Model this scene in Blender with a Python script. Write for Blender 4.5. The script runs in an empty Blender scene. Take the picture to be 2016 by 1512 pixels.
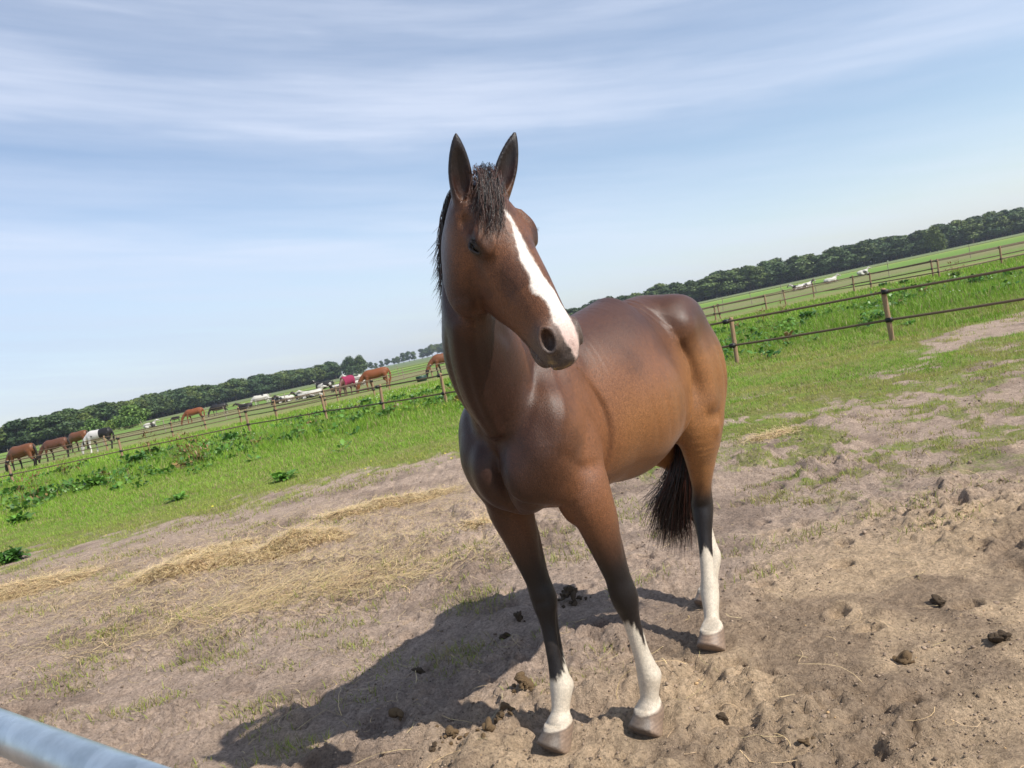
import bpy, math, random
import numpy as np
from mathutils import Matrix, Vector

random.seed(7); RNG = np.random.default_rng(7)
SC = bpy.context.scene; COL = SC.collection

# ---------------------------------------------------------------- camera
EYE = np.array([0., 0., 1.62]); ROLL = math.radians(12.06); FPX = 1450.; PITCH = math.atan(87 / FPX)
_U0 = np.array([0, math.sin(PITCH), math.cos(PITCH)]); _R0 = np.array([1., 0, 0]); CF = np.array([0, math.cos(PITCH), -math.sin(PITCH)])
CR = math.cos(ROLL) * _R0 - math.sin(ROLL) * _U0; CU = math.sin(ROLL) * _R0 + math.cos(ROLL) * _U0
cam = bpy.data.cameras.new('camera'); camo = bpy.data.objects.new('camera', cam); COL.objects.link(camo)
cam.sensor_width = 36; cam.lens = 36 * FPX / 2016; cam.clip_start = .05; cam.clip_end = 9000
camo.matrix_world = Matrix(((CR[0], CU[0], -CF[0], EYE[0]), (CR[1], CU[1], -CF[1], EYE[1]), (CR[2], CU[2], -CF[2], EYE[2]), (0, 0, 0, 1)))
SC.camera = camo
cam.dof.use_dof = True; cam.dof.focus_distance = 2.75; cam.dof.aperture_fstop = 12.0

def ray(px, py): return (px - 1008) / FPX * CR - (py - 756) / FPX * CU + CF
def gp(px, py):                                   # where a line of sight meets level ground
    d = ray(px, py); return EYE + d * (-EYE[2] / d[2])
def bearing(px, dist):                            # point on the ground in that direction, dist metres forward
    d = ray(px, 667 - .2136 * (px - 1008)); return np.array([d[0] / d[1] * dist, dist, 0.])

# ---------------------------------------------------------------- sky + sun
SUN_H = np.array([.84, -.54]); SUN_EL = math.radians(46.5)          # direction towards the sun
sun_dir = Vector((SUN_H[0] * math.cos(SUN_EL), SUN_H[1] * math.cos(SUN_EL), math.sin(SUN_EL))).normalized()
sl = bpy.data.lights.new('sun', 'SUN'); so = bpy.data.objects.new('sun', sl); COL.objects.link(so)
sl.energy = 4.9; sl.angle = math.radians(.55); sl.color = (1, .95, .87)
so.rotation_euler = sun_dir.to_track_quat('Z', 'Y').to_euler()
W = bpy.data.worlds.new('World'); SC.world = W; W.use_nodes = True
nt = W.node_tree; nt.nodes.clear(); N = nt.nodes.new; Lk = nt.links.new
out = N('ShaderNodeOutputWorld'); bg = N('ShaderNodeBackground'); bg.inputs[1].default_value = .125
sky = N('ShaderNodeTexSky'); sky.sky_type = 'NISHITA'; sky.sun_disc = False
sky.sun_elevation = SUN_EL; sky.sun_rotation = math.atan2(sun_dir.x, sun_dir.y)
sky.air_density = 1.0; sky.dust_density = .7; sky.ozone_density = 1.6; sky.altitude = 0
tc = N('ShaderNodeTexCoord'); sep = N('ShaderNodeSeparateXYZ'); Lk(tc.outputs['Generated'], sep.inputs[0])
def M_(op, a, b=None, c=None, clamp=False):
    n = N('ShaderNodeMath'); n.operation = op; n.use_clamp = clamp
    for i, v in enumerate((a, b, c)):
        if v is None: continue
        if isinstance(v, (int, float)): n.inputs[i].default_value = v
        else: Lk(v, n.inputs[i])
    return n.outputs[0]
el = M_('ARCSINE', sep.outputs[2])
v_ = M_('ADD', M_('MULTIPLY', el, 57.2958), M_('MULTIPLY', sep.outputs[0], 9.3))     # tilted bands, degrees
cmb = N('ShaderNodeCombineXYZ'); Lk(M_('MULTIPLY', sep.outputs[0], 1.0), cmb.inputs[0]); Lk(M_('MULTIPLY', sep.outputs[1], .6), cmb.inputs[1]); Lk(M_('MULTIPLY', v_, .085), cmb.inputs[2])
n1 = N('ShaderNodeTexNoise'); n1.inputs['Scale'].default_value = 2.4; n1.inputs['Detail'].default_value = 5; n1.inputs['Roughness'].default_value = .5; Lk(cmb.outputs[0], n1.inputs[0])
cmb2 = N('ShaderNodeCombineXYZ'); Lk(M_('MULTIPLY', sep.outputs[0], 2.2), cmb2.inputs[0]); Lk(M_('MULTIPLY', sep.outputs[1], 1.5), cmb2.inputs[1]); Lk(M_('MULTIPLY', v_, .5), cmb2.inputs[2])
n2 = N('ShaderNodeTexNoise'); n2.inputs['Scale'].default_value = 1.8; n2.inputs['Detail'].default_value = 6; n2.inputs['Roughness'].default_value = .55; Lk(cmb2.outputs[0], n2.inputs[0])
vv = M_('ADD', v_, M_('MULTIPLY', M_('SUBTRACT', n1.outputs[0], .5), 9.0))
ramp = N('ShaderNodeValToRGB'); Lk(M_('MULTIPLY', vv, 1 / 60), ramp.inputs[0])
cr = ramp.color_ramp; cr.interpolation = 'EASE'
stops = [(0, .95), (3.5, .88), (7.5, .86), (10.5, .50), (13.6, .30), (15.0, .42), (17.2, .86), (19.2, .82), (21.2, .50), (22.6, .45), (24.0, .66), (26.5, .40), (32, .35), (45, .25), (60, .2)]
cr.elements[0].position = 0; cr.elements[0].color = (stops[0][1],) * 3 + (1,)
cr.elements[1].position = 1; cr.elements[1].color = (stops[-1][1],) * 3 + (1,)
for d_, c_ in stops[1:-1]:
    e_ = cr.elements.new(d_ / 60); e_.color = (c_, c_, c_, 1)
cov = M_('MULTIPLY', ramp.outputs[0], M_('ADD', .38, M_('MULTIPLY', n2.outputs[0], 1.2)), clamp=True)
rt_ = M_('ADD', 1.0, M_('MULTIPLY', M_('MAXIMUM', sep.outputs[0], 0), -.4), clamp=True)
cov = M_('MULTIPLY', cov, rt_)
cov = M_('MULTIPLY', cov, .70)
mix = N('ShaderNodeMix'); mix.data_type = 'RGBA'; Lk(cov, mix.inputs[0]); Lk(sky.outputs[0], mix.inputs[6]); cc_ = N('ShaderNodeMix'); cc_.data_type = 'RGBA'; Lk(M_('MULTIPLY', M_('SUBTRACT', v_, 1.5), 1 / 7., clamp=True), cc_.inputs[0]); cc_.inputs[6].default_value = (4.0, 4.6, 5.8, 1); cc_.inputs[7].default_value = (5.3, 5.75, 6.8, 1); Lk(cc_.outputs[2], mix.inputs[7])
Lk(mix.outputs[2], bg.inputs[0]); Lk(bg.outputs[0], out.inputs[0])
SC.view_settings.view_transform = 'Standard'; SC.view_settings.look = 'None'; SC.view_settings.gamma = 1; SC.view_settings.exposure = 0.33
SC.view_settings.use_curve_mapping = False
SC.render.engine = 'CYCLES'; SC.cycles.max_bounces = 6; SC.cycles.transparent_max_bounces = 8
SC.cycles.use_denoising = True

# ---------------------------------------------------------------- small helpers
def tag(o, label=None, cat=None, group=None, kind=None):
    if label: o['label'] = label
    if cat: o['category'] = cat
    if group: o['group'] = group
    if kind: o['kind'] = kind
    return o
def mesh(name, V, F, mat=None, col=None, smooth=False, mats=None, fmi=None):
    """F: array (n,k) or list of arrays with different k"""
    Fs = F if isinstance(F, list) else [F]
    Fs = [np.asarray(f, np.int32) for f in Fs if len(f)]
    me = bpy.data.meshes.new(name); V = np.asarray(V, np.float32)
    me.vertices.add(len(V)); me.vertices.foreach_set('co', V.ravel())
    nl = sum(f.size for f in Fs); me.loops.add(nl); me.loops.foreach_set('vertex_index', np.concatenate([f.ravel() for f in Fs]))
    tot = np.concatenate([np.full(len(f), f.shape[1], np.int32) for f in Fs]); st = np.concatenate([[0], np.cumsum(tot)[:-1]]).astype(np.int32)
    me.polygons.add(len(tot)); me.polygons.foreach_set('loop_start', st); me.polygons.foreach_set('loop_total', tot)
    if smooth: me.polygons.foreach_set('use_smooth', np.ones(len(tot), bool))
    if col is not None:
        a = me.color_attributes.new('Col', 'FLOAT_COLOR', 'POINT'); c = np.ones((len(V), 4), np.float32); c[:, :col.shape[1]] = col; a.data.foreach_set('color', c.ravel())
    for m in (mats or ([mat] if mat else [])): me.materials.append(m)
    if fmi is not None: me.polygons.foreach_set('material_index', np.asarray(fmi, np.int32))
    me.update(calc_edges=True); return me
def obj(name, me, parent=None, loc=None, rot=None, scale=None):
    o = bpy.data.objects.new(name, me); COL.objects.link(o)
    if parent: o.parent = parent
    if loc is not None: o.location = tuple(loc)
    if rot is not None: o.rotation_euler = rot
    if scale is not None: o.scale = scale if hasattr(scale, '__len__') else (scale,) * 3
    return o
def empty(name, loc, rz=0, scale=1):
    o = bpy.data.objects.new(name, None); COL.objects.link(o); o.location = tuple(loc); o.rotation_euler = (0, 0, rz); o.scale = (scale,) * 3; o.empty_display_size = .1; return o
def copy_tree(o, parent=None):
    c = o.copy(); COL.objects.link(c)
    if parent: c.parent = parent
    for ch in o.children: copy_tree(ch, c)
    return c

class Mat:
    """tiny node builder around a Principled shader"""
    def __init__(s, name, rough=.8, spec=.3):
        s.m = bpy.data.materials.new(name); s.m.use_nodes = True; s.t = s.m.node_tree; s.b = s.t.nodes['Principled BSDF']
        s.b.inputs['Roughness'].default_value = rough; s.b.inputs['Specular IOR Level'].default_value = spec
    def n(s, t, **k):
        x = s.t.nodes.new(t)
        for a, v in k.items():
            if a[0] == '_': setattr(x, a[1:], v)
            else: x.inputs[a.replace('__', ' ')].default_value = v
        return x
    def l(s, a, b): s.t.links.new(a, b)
    def coord(s, kind='Object', scale=(1, 1, 1)):
        c = s.n('ShaderNodeTexCoord'); m = s.n('ShaderNodeMapping'); m.inputs['Scale'].default_value = scale; s.l(c.outputs[kind], m.inputs[0]); return m.outputs[0]
    def noise(s, vec, scale, detail=4, rough=.55):
        x = s.n('ShaderNodeTexNoise', Scale=scale, Detail=detail, Roughness=rough); s.l(vec, x.inputs[0]); return x.outputs[0]
    def math(s, op, a, b=0., clamp=False):
        x = s.n('ShaderNodeMath', _operation=op, _use_clamp=clamp)
        for i, v in enumerate((a, b)):
            if isinstance(v, (int, float)): x.inputs[i].default_value = v
            else: s.l(v, x.inputs[i])
        return x.outputs[0]
    def mix(s, f, a, b, mode='MIX'):
        x = s.n('ShaderNodeMix', _data_type='RGBA', _blend_type=mode)
        for i, v in ((0, f), (6, a), (7, b)):
            if isinstance(v, (int, float)): x.inputs[i].default_value = v
            elif isinstance(v, tuple): x.inputs[i].default_value = v + (1,) * (4 - len(v))
            else: s.l(v, x.inputs[i])
        return x.outputs[2]
    def ramp(s, f, *st):
        x = s.n('ShaderNodeValToRGB'); e = x.color_ramp.elements
        e[0].position, e[0].color = st[0][0], tuple(st[0][1]) + (1,); e[1].position, e[1].color = st[-1][0], tuple(st[-1][1]) + (1,)
        for p, c in st[1:-1]: q = e.new(p); q.color = tuple(c) + (1,)
        s.l(f, x.inputs[0]); return x.outputs[0]
    def bump(s, h, strength=.5, dist=.01):
        x = s.n('ShaderNodeBump', Strength=strength, Distance=dist); s.l(h, x.inputs['Height']); s.l(x.outputs[0], s.b.inputs['Normal']); return x
    def col(s, c):
        if isinstance(c, tuple): s.b.inputs['Base Color'].default_value = c + (1,) * (4 - len(c))
        else: s.l(c, s.b.inputs['Base Color'])
    def vcol(s): x = s.n('ShaderNodeAttribute', _attribute_name='Col'); return x.outputs['Color']
def simple(name, c, rough=.8, spec=.3, metal=0, nscale=None, namp=.25, bump=0, bscale=None, vec=(1, 1, 1)):
    m = Mat(name, rough, spec); m.b.inputs['Metallic'].default_value = metal
    if nscale:
        v = m.coord(scale=vec); f = m.noise(v, nscale, 5)
        m.col(m.mix(f, tuple(x * (1 - namp) for x in c), tuple(min(1, x * (1 + namp)) for x in c)))
        if bump: m.bump(m.noise(v, bscale or nscale, 5), .6, bump)
    else: m.col(c)
    return m.m

# value noise in numpy (lattice hashing)
def vnoise(x, y, seed=0):
    x = np.asarray(x, float); y = np.asarray(y, float)
    xi = np.floor(x).astype(np.int64); yi = np.floor(y).astype(np.int64); fx = x - xi; fy = y - yi
    fx = fx * fx * fx * (fx * (fx * 6 - 15) + 10); fy = fy * fy * fy * (fy * (fy * 6 - 15) + 10)
    def h(i, j):
        n = (i * 374761393 + j * 668265263 + seed * 974711) & 0xffffffff; n = ((n ^ (n >> 13)) * 1274126177) & 0xffffffff; return ((n ^ (n >> 16)) & 0xffff) / 65535.
    return (h(xi, yi) * (1 - fx) + h(xi + 1, yi) * fx) * (1 - fy) + (h(xi, yi + 1) * (1 - fx) + h(xi + 1, yi + 1) * fx) * fy
def fbm(x, y, s, o=4, seed=0, g=.5):
    v = 0; a = 1; t = 0
    for i in range(o):
        c_, s_ = math.cos(i * 1.3), math.sin(i * 1.3)
        v = v + a * vnoise((x * c_ - y * s_) / s * 2 ** i, (x * s_ + y * c_) / s * 2 ** i, seed + i * 17); t += a; a *= g
    return v / t
def sst(a, b, x): t = np.clip((x - a) / (b - a), 0, 1); return t * t * (3 - 2 * t)

# ---------------- signed distance helpers: smooth solids grown into one skin
def catmull(pts, n):
    pts = np.asarray(pts, float); m = len(pts)
    out = []
    for i in range(m - 1):
        p0 = pts[max(i - 1, 0)]; p1 = pts[i]; p2 = pts[i + 1]; p3 = pts[min(i + 2, m - 1)]
        for j in range(n):
            t = j / n
            out.append(.5 * (2 * p1 + (p2 - p0) * t + (2 * p0 - 5 * p1 + 4 * p2 - p3) * t * t + (3 * p1 - p0 - 3 * p2 + p3) * t ** 3))
    out.append(pts[-1]); return np.array(out)

class Tube:
    """stations: x,y,z, r_side, r_up, r_down ; egg shaped sections; up = reference direction"""
    def __init__(s, st, up=(0, 0, 1), n=5, cap=1.0):
        a = catmull(st, n); s.p = a[:, :3]; s.r = np.maximum(a[:, 3:6], .002); s.cap = cap
        s.up = np.asarray(up, float); R = s.r.max() * max(1, cap)
        s.lo = s.p.min(0) - R; s.hi = s.p.max(0) + R
    def __call__(s, P):
        best = np.full(len(P), 1e9); d = np.empty(len(P))
        A = s.p[:-1]; B = s.p[1:]
        bi = np.zeros(len(P), int); bt = np.zeros(len(P))
        for i in range(len(A)):
            ab = B[i] - A[i]; L = ab @ ab
            if L < 1e-12: continue
            t = np.clip((P - A[i]) @ ab / L, 0, 1)
            q = P - A[i] - t[:, None] * ab
            dd = np.einsum('ij,ij->i', q, q)
            m = dd < best; best[m] = dd[m]; bi[m] = i; bt[m] = t[m]
        T = B - A; T /= np.linalg.norm(T, axis=1)[:, None] + 1e-12
        Tn = np.vstack([T[:1], T[:-1] + T[1:], T[-1:]]); Tn /= np.linalg.norm(Tn, axis=1)[:, None] + 1e-12
        t = bt[:, None]; ctr = s.p[bi] * (1 - t) + s.p[bi + 1] * t
        tan = Tn[bi] * (1 - t) + Tn[bi + 1] * t; tan /= np.linalg.norm(tan, axis=1)[:, None]
        side = np.cross(s.up, tan); side /= np.linalg.norm(side, axis=1)[:, None] + 1e-9
        o = np.cross(tan, side)
        r = s.r[bi] * (1 - t) + s.r[bi + 1] * t
        v = P - ctr
        vs = np.einsum('ij,ij->i', v, side); vo = np.einsum('ij,ij->i', v, o); va = np.einsum('ij,ij->i', v, tan)
        ro = np.where(vo > 0, r[:, 1], r[:, 2]); ra = s.cap * np.minimum(r[:, 0], (r[:, 1] + r[:, 2]) * .5)
        q = np.sqrt((vs / r[:, 0]) ** 2 + (vo / ro) ** 2 + (va / ra) ** 2) + 1e-9
        n = np.sqrt(np.einsum('ij,ij->i', v, v))
        return n * (1 - 1 / q)

class Ell:
    def __init__(s, c, r, M=None):
        s.c = np.asarray(c, float); s.rr = np.asarray(r, float); s.M = np.eye(3) if M is None else np.asarray(M, float)
        R = s.rr.max(); s.lo = s.c - R; s.hi = s.c + R
    def __call__(s, P):
        v = (P - s.c); w = v @ s.M.T / s.rr
        q = np.sqrt((w * w).sum(1)) + 1e-9; n = np.sqrt((v * v).sum(1))
        d = n * (1 - 1 / q)
        return np.where(q < .15, -s.rr.min(), d)

def axes(x, z):
    x = np.asarray(x, float); x /= np.linalg.norm(x); z = np.asarray(z, float); y = np.cross(z, x); y /= np.linalg.norm(y); z = np.cross(x, y)
    return np.array([x, y, z])

class Frame:
    """a primitive expressed in a local frame (rows of M = axes in parent)"""
    def __init__(s, prim, o, M):
        s.f = prim; s.o = np.asarray(o, float); s.M = M
        cs = np.array([[a, b, c] for a in (prim.lo[0], prim.hi[0]) for b in (prim.lo[1], prim.hi[1]) for c in (prim.lo[2], prim.hi[2])])
        w = cs @ M + s.o; s.lo = w.min(0); s.hi = w.max(0)
    def __call__(s, P): return s.f((P - s.o) @ s.M.T)

class Fold:
    """a crease (or, with negative depth, a ridge) pressed into the skin along a line seen from one side.
    ax: the two axes of that view; w1/w2: softness left/right of the line; keep(P) limits it"""
    def __init__(s, pts, ax, depth, w1, w2, keep, o=None, M=None):
        s.p = catmull([tuple(q) + (0,) for q in pts], 4)[:, :2]; s.ax = ax; s.A = depth; s.w = (w1, w2); s.keep = keep; s.o = o; s.M = M
        if o is None:
            s.lo = np.full(3, -9.); s.hi = np.full(3, 9.); m = 3 * max(w1, w2)
            for i, a in enumerate(ax): s.lo[a] = s.p[:, i].min() - m; s.hi[a] = s.p[:, i].max() + m
        else: s.lo = o - .7; s.hi = o + .7
    def __call__(s, P):
        L = P if s.o is None else (P - s.o) @ s.M.T
        q = L[:, s.ax]; best = np.full(len(P), 1e9); sg = np.zeros(len(P)); tt = np.zeros(len(P)); n = len(s.p) - 1
        for i in range(n):
            a, b = s.p[i], s.p[i + 1]; ab = b - a; t = np.clip((q - a) @ ab / (ab @ ab + 1e-12), 0, 1); v = q - a - t[:, None] * ab; d = (v * v).sum(1); m = d < best
            best[m] = d[m]; sg[m] = (ab[0] * v[:, 1] - ab[1] * v[:, 0])[m]; tt[m] = (i + t[m]) / n
        w = np.where(sg > 0, s.w[0], s.w[1]); return s.A * np.exp(-best / w ** 2) * np.sin(np.pi * np.clip(tt * .92 + .04, 0, 1)) ** .6 * s.keep(L)

def field(parts, P, far=.06):
    """parts: list of (op, prim, k)"""
    d = np.full(len(P), .5)
    for op, prim, k in parts:
        m = far + k
        idx = np.nonzero(((P > prim.lo - m) & (P < prim.hi + m)).all(1))[0]
        if len(idx) == 0: continue
        b = prim(P[idx]); a = d[idx]
        if op == '*': d[idx] = a + b; continue
        if op == '+':
            h = np.clip(.5 + .5 * (a - b) / k, 0, 1); d[idx] = a * (1 - h) + b * h - k * h * (1 - h)
        else:
            b = -b; h = np.clip(.5 - .5 * (a - b) / k, 0, 1); d[idx] = a * (1 - h) + b * h + k * h * (1 - h)
    return d

def surface(parts, lo, hi, h, blk=5):
    """narrow band sampling, surface nets, quads"""
    lo = np.asarray(lo, float); n = (np.ceil((np.asarray(hi) - lo) / (h * blk)).astype(int))
    nb = n + 1
    g = np.stack(np.meshgrid(*[np.arange(k) for k in nb], indexing='ij'), -1).reshape(-1, 3)
    far = blk * h * 1.9
    dc = field(parts, lo + g * h * blk, far=far).reshape(nb)
    N = n * blk + 1
    D = np.full(N, .5, np.float32)
    # block considered active if a corner is near
    lim = blk * h * 1.3
    near = np.abs(dc) < lim; pos = dc > 0
    def corners(f, op):
        r = None
        for a in (0, 1):
            for b in (0, 1):
                for c in (0, 1):
                    s = f[a:a + n[0], b:b + n[1], c:c + n[2]]
                    r = s.copy() if r is None else op(r, s)
        return r
    act = corners(near, np.logical_or) | (corners(pos, np.logical_or) & ~corners(pos, np.logical_and))
    ins = ~corners(pos, np.logical_or) & ~act
    off = np.stack(np.meshgrid(*[np.arange(blk + 1)] * 3, indexing='ij'), -1).reshape(-1, 3)
    for i, j, k in np.argwhere(ins):
        D[i * blk:(i + 1) * blk + 1, j * blk:(j + 1) * blk + 1, k * blk:(k + 1) * blk + 1] = -.5
    ab = np.argwhere(act)
    for s in range(0, len(ab), 300):
        c = ab[s:s + 300]
        ii = (c[:, None, :] * blk + off[None]).reshape(-1, 3)
        v = field(parts, lo + ii * h, far=.05)
        D[ii[:, 0], ii[:, 1], ii[:, 2]] = v
    sgn = D < 0
    c = [slice(0, -1), slice(1, None)]
    cnt = np.zeros(np.array(N) - 1, np.int8)
    for a in (0, 1):
        for b in (0, 1):
            for e in (0, 1): cnt += sgn[c[a], c[b], c[e]]
    cell = np.argwhere((cnt > 0) & (cnt < 8))
    idm = np.full(cnt.shape, -1, np.int32); idm[tuple(cell.T)] = np.arange(len(cell))
    acc = np.zeros((len(cell), 3)); num = np.zeros(len(cell))
    E = [((a, b, e), ax) for ax in range(3) for a in (0, 1) for b in (0, 1) for e in (0, 1) if (a, b, e)[ax] == 0]
    for o, ax in E:
        o1 = list(o); o1[ax] = 1
        v0 = D[cell[:, 0] + o[0], cell[:, 1] + o[1], cell[:, 2] + o[2]]; v1 = D[cell[:, 0] + o1[0], cell[:, 1] + o1[1], cell[:, 2] + o1[2]]
        m = (v0 < 0) != (v1 < 0)
        t = np.zeros(len(cell)); t[m] = v0[m] / (v0[m] - v1[m])
        pt = np.tile(np.array(o, float), (len(cell), 1)); pt[:, ax] += t
        acc[m] += pt[m]; num[m] += 1
    V = lo + (cell + acc / num[:, None]) * h
    Q = []
    for ax in range(3):
        s0 = [slice(None)] * 3; s1 = [slice(None)] * 3; s0[ax] = slice(0, -1); s1[ax] = slice(1, None)
        e = sgn[tuple(s0)] != sgn[tuple(s1)]
        ed = np.argwhere(e); u, w = [(1, 2), (2, 0), (0, 1)][ax]
        ok = (ed[:, u] > 0) & (ed[:, w] > 0) & (ed[:, u] < cnt.shape[u]) & (ed[:, w] < cnt.shape[w]); ed = ed[ok]
        flip = sgn[tuple(ed.T)]
        def cid(du, dw):
            q = ed.copy(); q[:, u] += du; q[:, w] += dw; return idm[tuple(q.T)]
        q = np.stack([cid(-1, -1), cid(0, -1), cid(0, 0), cid(-1, 0)], 1)
        q[~flip] = q[~flip][:, ::-1]; Q.append(q)
    Q = np.vstack(Q)
    # one Newton step towards the exact field
    e = h * .4
    d0 = field(parts, V, far=.03)
    G = np.stack([field(parts, V + np.eye(3)[i] * e, far=.03) - d0 for i in range(3)], 1) / e
    g2 = (G * G).sum(1)
    V = V - G * np.clip(d0 / np.maximum(g2, .1), -h * .7, h * .7)[:, None]
    return V, Q

V3=lambda *a: np.array(a,float)
# head frame, in the horse's own frame (X forward, Y left, Z up)
def head_frame(poll,lips,roll):
    x=np.asarray(lips,float)-np.asarray(poll,float);x/=np.linalg.norm(x)
    f=np.array([.76,.65,0.]);z=f-(f@x)*x;z/=np.linalg.norm(z);y=np.cross(z,x)
    c,s=np.cos(roll),np.sin(roll)
    z2=z*c+y*s;y2=np.cross(z2,x)
    return np.array([x,y2,z2])
POLL=V3(.459,.384,2.12);LIPS=V3(.445,.596,1.558)
HM=head_frame(POLL,LIPS,np.radians(42))
HS=1.0
def H(prim): return Frame(prim,POLL,HM)
def hl2l(p): return np.asarray(p,float)@HM+POLL
def limb(st,up,n=5): return Tube(st,up,n)
def build():
    P=[]
    def add(p,k=.03): P.append(('+',p,k))
    def cut(p,k=.02): P.append(('-',p,k))
    # trunk: stations x,y,z(axis at widest), side, up, down ; runs back to front
    tr=[(-1.33,0,1.36,.08,.10,.10),(-1.26,0,1.36,.19,.22,.20),(-1.12,0,1.34,.248,.355,.27),(-.95,0,1.30,.235,.405,.28),
        (-.78,0,1.24,.255,.485,.32),(-.56,0,1.22,.305,.470,.295),(-.25,0,1.22,.275,.425,.305),(-.05,0,1.23,.20,.44,.32),(.10,0,1.22,.165,.36,.27),(.2,0,1.22,.12,.25,.18)]
    add(Tube(tr,n=6,cap=.5),.04)
    add(Ell((-.53,0,1.22),(.37,.325,.33)),.03)
    # withers ridge
    add(Tube([(-.40,0,1.50,.03,.04,.04),(-.2,0,1.595,.035,.05,.05),(0,0,1.61,.04,.06,.06),(.15,0,1.55,.04,.08,.08)]),.10)
    # shoulders + chest muscles
    for s in (1,-1):
        add(Ell((.03,s*.15,1.24),(.28,.15,.075),axes((.45,0,-.9),(0,1,0))),.07)
        add(Ell((.14,s*.168,1.25),(.10,.095,.17)),.11)
        add(Ell((.18,s*.12,1.15),(.085,.085,.13)),.09)          # point of shoulder
        add(Ell((.222,s*.080 if s>0 else -.070,1.10 if s>0 else 1.125),(.115,.088,.068) if s>0 else (.13,.088,.072),axes((.25,0,1),(0,1,0))),.055 if s>0 else .034)  # pectoral
        add(Ell((-.95,s*.215,1.50),(.07,.06,.07)),.07)
        add(Tube([(-.945,s*.235,1.46,.03,.04,.04),(-.98,s*.258,1.30,.03,.04,.04),(-.99,s*.258,1.14,.03,.04,.04)],up=(1,0,0)),.06)
        add(Ell((-1.12,s*.175,1.28),(.20,.12,.27)),.08)           # quarter
        add(Ell((-1.0,s*.18,1.08),(.15,.09,.16)),.07)            # thigh/stifle
        add(Ell((-1.06,s*.16,1.56),(.15,.09,.10)),.10)           # croup
    add(Ell((.16,0,1.10),(.10,.12,.15)),.06)
    # neck: from shoulders to poll
    nk=[(-.02,0,1.40,.15,.27,.26),(.14,0,1.48,.145,.24,.24),(.27,.04,1.62,.130,.20,.20),(.37,.125,1.77,.094,.165,.18),(.435,.23,1.92,.088,.13,.14),(.465,.325,2.03,.090,.10,.10)]
    add(Tube(nk,up=(-.6,-.2,.8),n=6,cap=.6),.07)
    add(Tube([(.500,.225,1.76,.03,.03,.03),(.462,.155,1.64,.036,.036,.036),(.375,.077,1.475,.040,.040,.040),(.290,.040,1.31,.035,.035,.035)],n=4),.022)
    # head
    hd=[(.00,0,-.085,.062,.085,.085),(.07,0,-.10,.108,.105,.13),(.17,0,-.105,.112,.114,.168),(.26,0,-.10,.097,.108,.178),(.35,0,-.09,.083,.097,.160),(.44,0,-.085,.070,.086,.118),(.53,0,-.085,.061,.080,.090),(.575,0,-.088,.057,.070,.074),(.603,0,-.09,.046,.052,.05)]
    add(H(Tube(hd,up=(0,0,1),n=6,cap=.6)),.028)
    for s in (1,-1):
        add(H(Ell((.165,s*.062,-.185),(.125,.042,.095))),.03)   # cheek
        add(H(Ell((.180,s*.086,-.056),(.048,.034,.034))),.03) # orbit
        add(H(Tube([(.120,s*.088,-.030,.014,.016,.016),(.155,s*.110,-.032,.013,.014,.014),(.183,s*.118,-.040,.012,.012,.012),(.215,s*.104,-.050,.012,.012,.012)])),.02) # brow arch
        add(H(Tube([(.235,s*.088,-.092,.012,.014,.014),(.29,s*.080,-.104,.012,.013,.013),(.35,s*.068,-.108,.008,.008,.008)])),.018) # facial crest
        cut(H(Ell((.355,s*.122,-.062),(.085,.034,.026))),.03)
        cut(H(Ell((.188,s*.127,-.063),(.026,.016,.016),axes((1,0,.25),(0,1,0)))),.006)
        cut(H(Ell((.105,s*.108,-.055),(.024,.012,.018))),.03)
        add(H(Ell((.53,s*.044,-.062),(.055,.024,.046))),.02)
        l=V3(1,0,-.30);l/=np.linalg.norm(l);nn=V3(.10,s*.85,.5);nn-=(nn@l)*l;nn/=np.linalg.norm(nn);ww=np.cross(nn,l);cn=V3(.540,s*.056,-.048)
        ring=[tuple(cn+l*(.038*np.cos(q))+ww*(.024*np.sin(q))+nn*.010)+(.0085,)*3 for q in np.linspace(0,6.283,11)]
        add(H(Tube(ring,up=tuple(nn),n=2)),.010)
        cut(H(Ell(cn+nn*.018,(.033,.0185,.038),np.array([l,ww,nn]))),.006)
    add(H(Ell((.580,0,-.088),(.035,.050,.052))),.02)
    add(H(Ell((.548,0,-.162),(.048,.036,.024))),.016) # chin
    cut(H(Tube([(.475,-.064,-.160,.004,.003,.003),(.52,-.058,-.152,.004,.004,.004),(.575,-.048,-.142,.004,.004,.004),(.620,0,-.130,.005,.005,.005),(.575,.048,-.142,.004,.004,.004),(.52,.058,-.152,.004,.004,.004),(.475,.064,-.160,.004,.003,.003)],up=(0,0,1))),.006)
    # ears
    for s,uy,dv in ((1,-.35,(-.155,.092,.112)),(-1,-.6,(-.165,.002,.112))):
        b=V3(.03,s*.078,-.055);t=b+V3(*dv)
        add(H(Tube([tuple(b+(t-b)*q)+(w,d_,d_) for q,w,d_ in ((-.05,.032,.030),(.2,.036,.028),(.45,.036,.024),(.7,.027,.017),(.88,.015,.010),(.99,.004,.004))],up=(0,uy,1))),.015)
        n_=V3(0,uy,1);n_-=(n_@(t-b))*(t-b)/((t-b)@(t-b));n_/=np.linalg.norm(n_)
        cut(H(Tube([tuple(b+(t-b)*q+n_*.020)+(w,d_,d_) for q,w,d_ in ((.06,.012,.016),(.25,.025,.022),(.5,.027,.020),(.72,.018,.014),(.88,.005,.005))],up=(0,uy,1))),.006)
    cut(Tube([(.315,.0,1.20,.010,.02,.02),(.322,.0,1.10,.012,.03,.03),(.28,.0,.98,.010,.02,.02)],up=(1,0,0)),.035)
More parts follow.
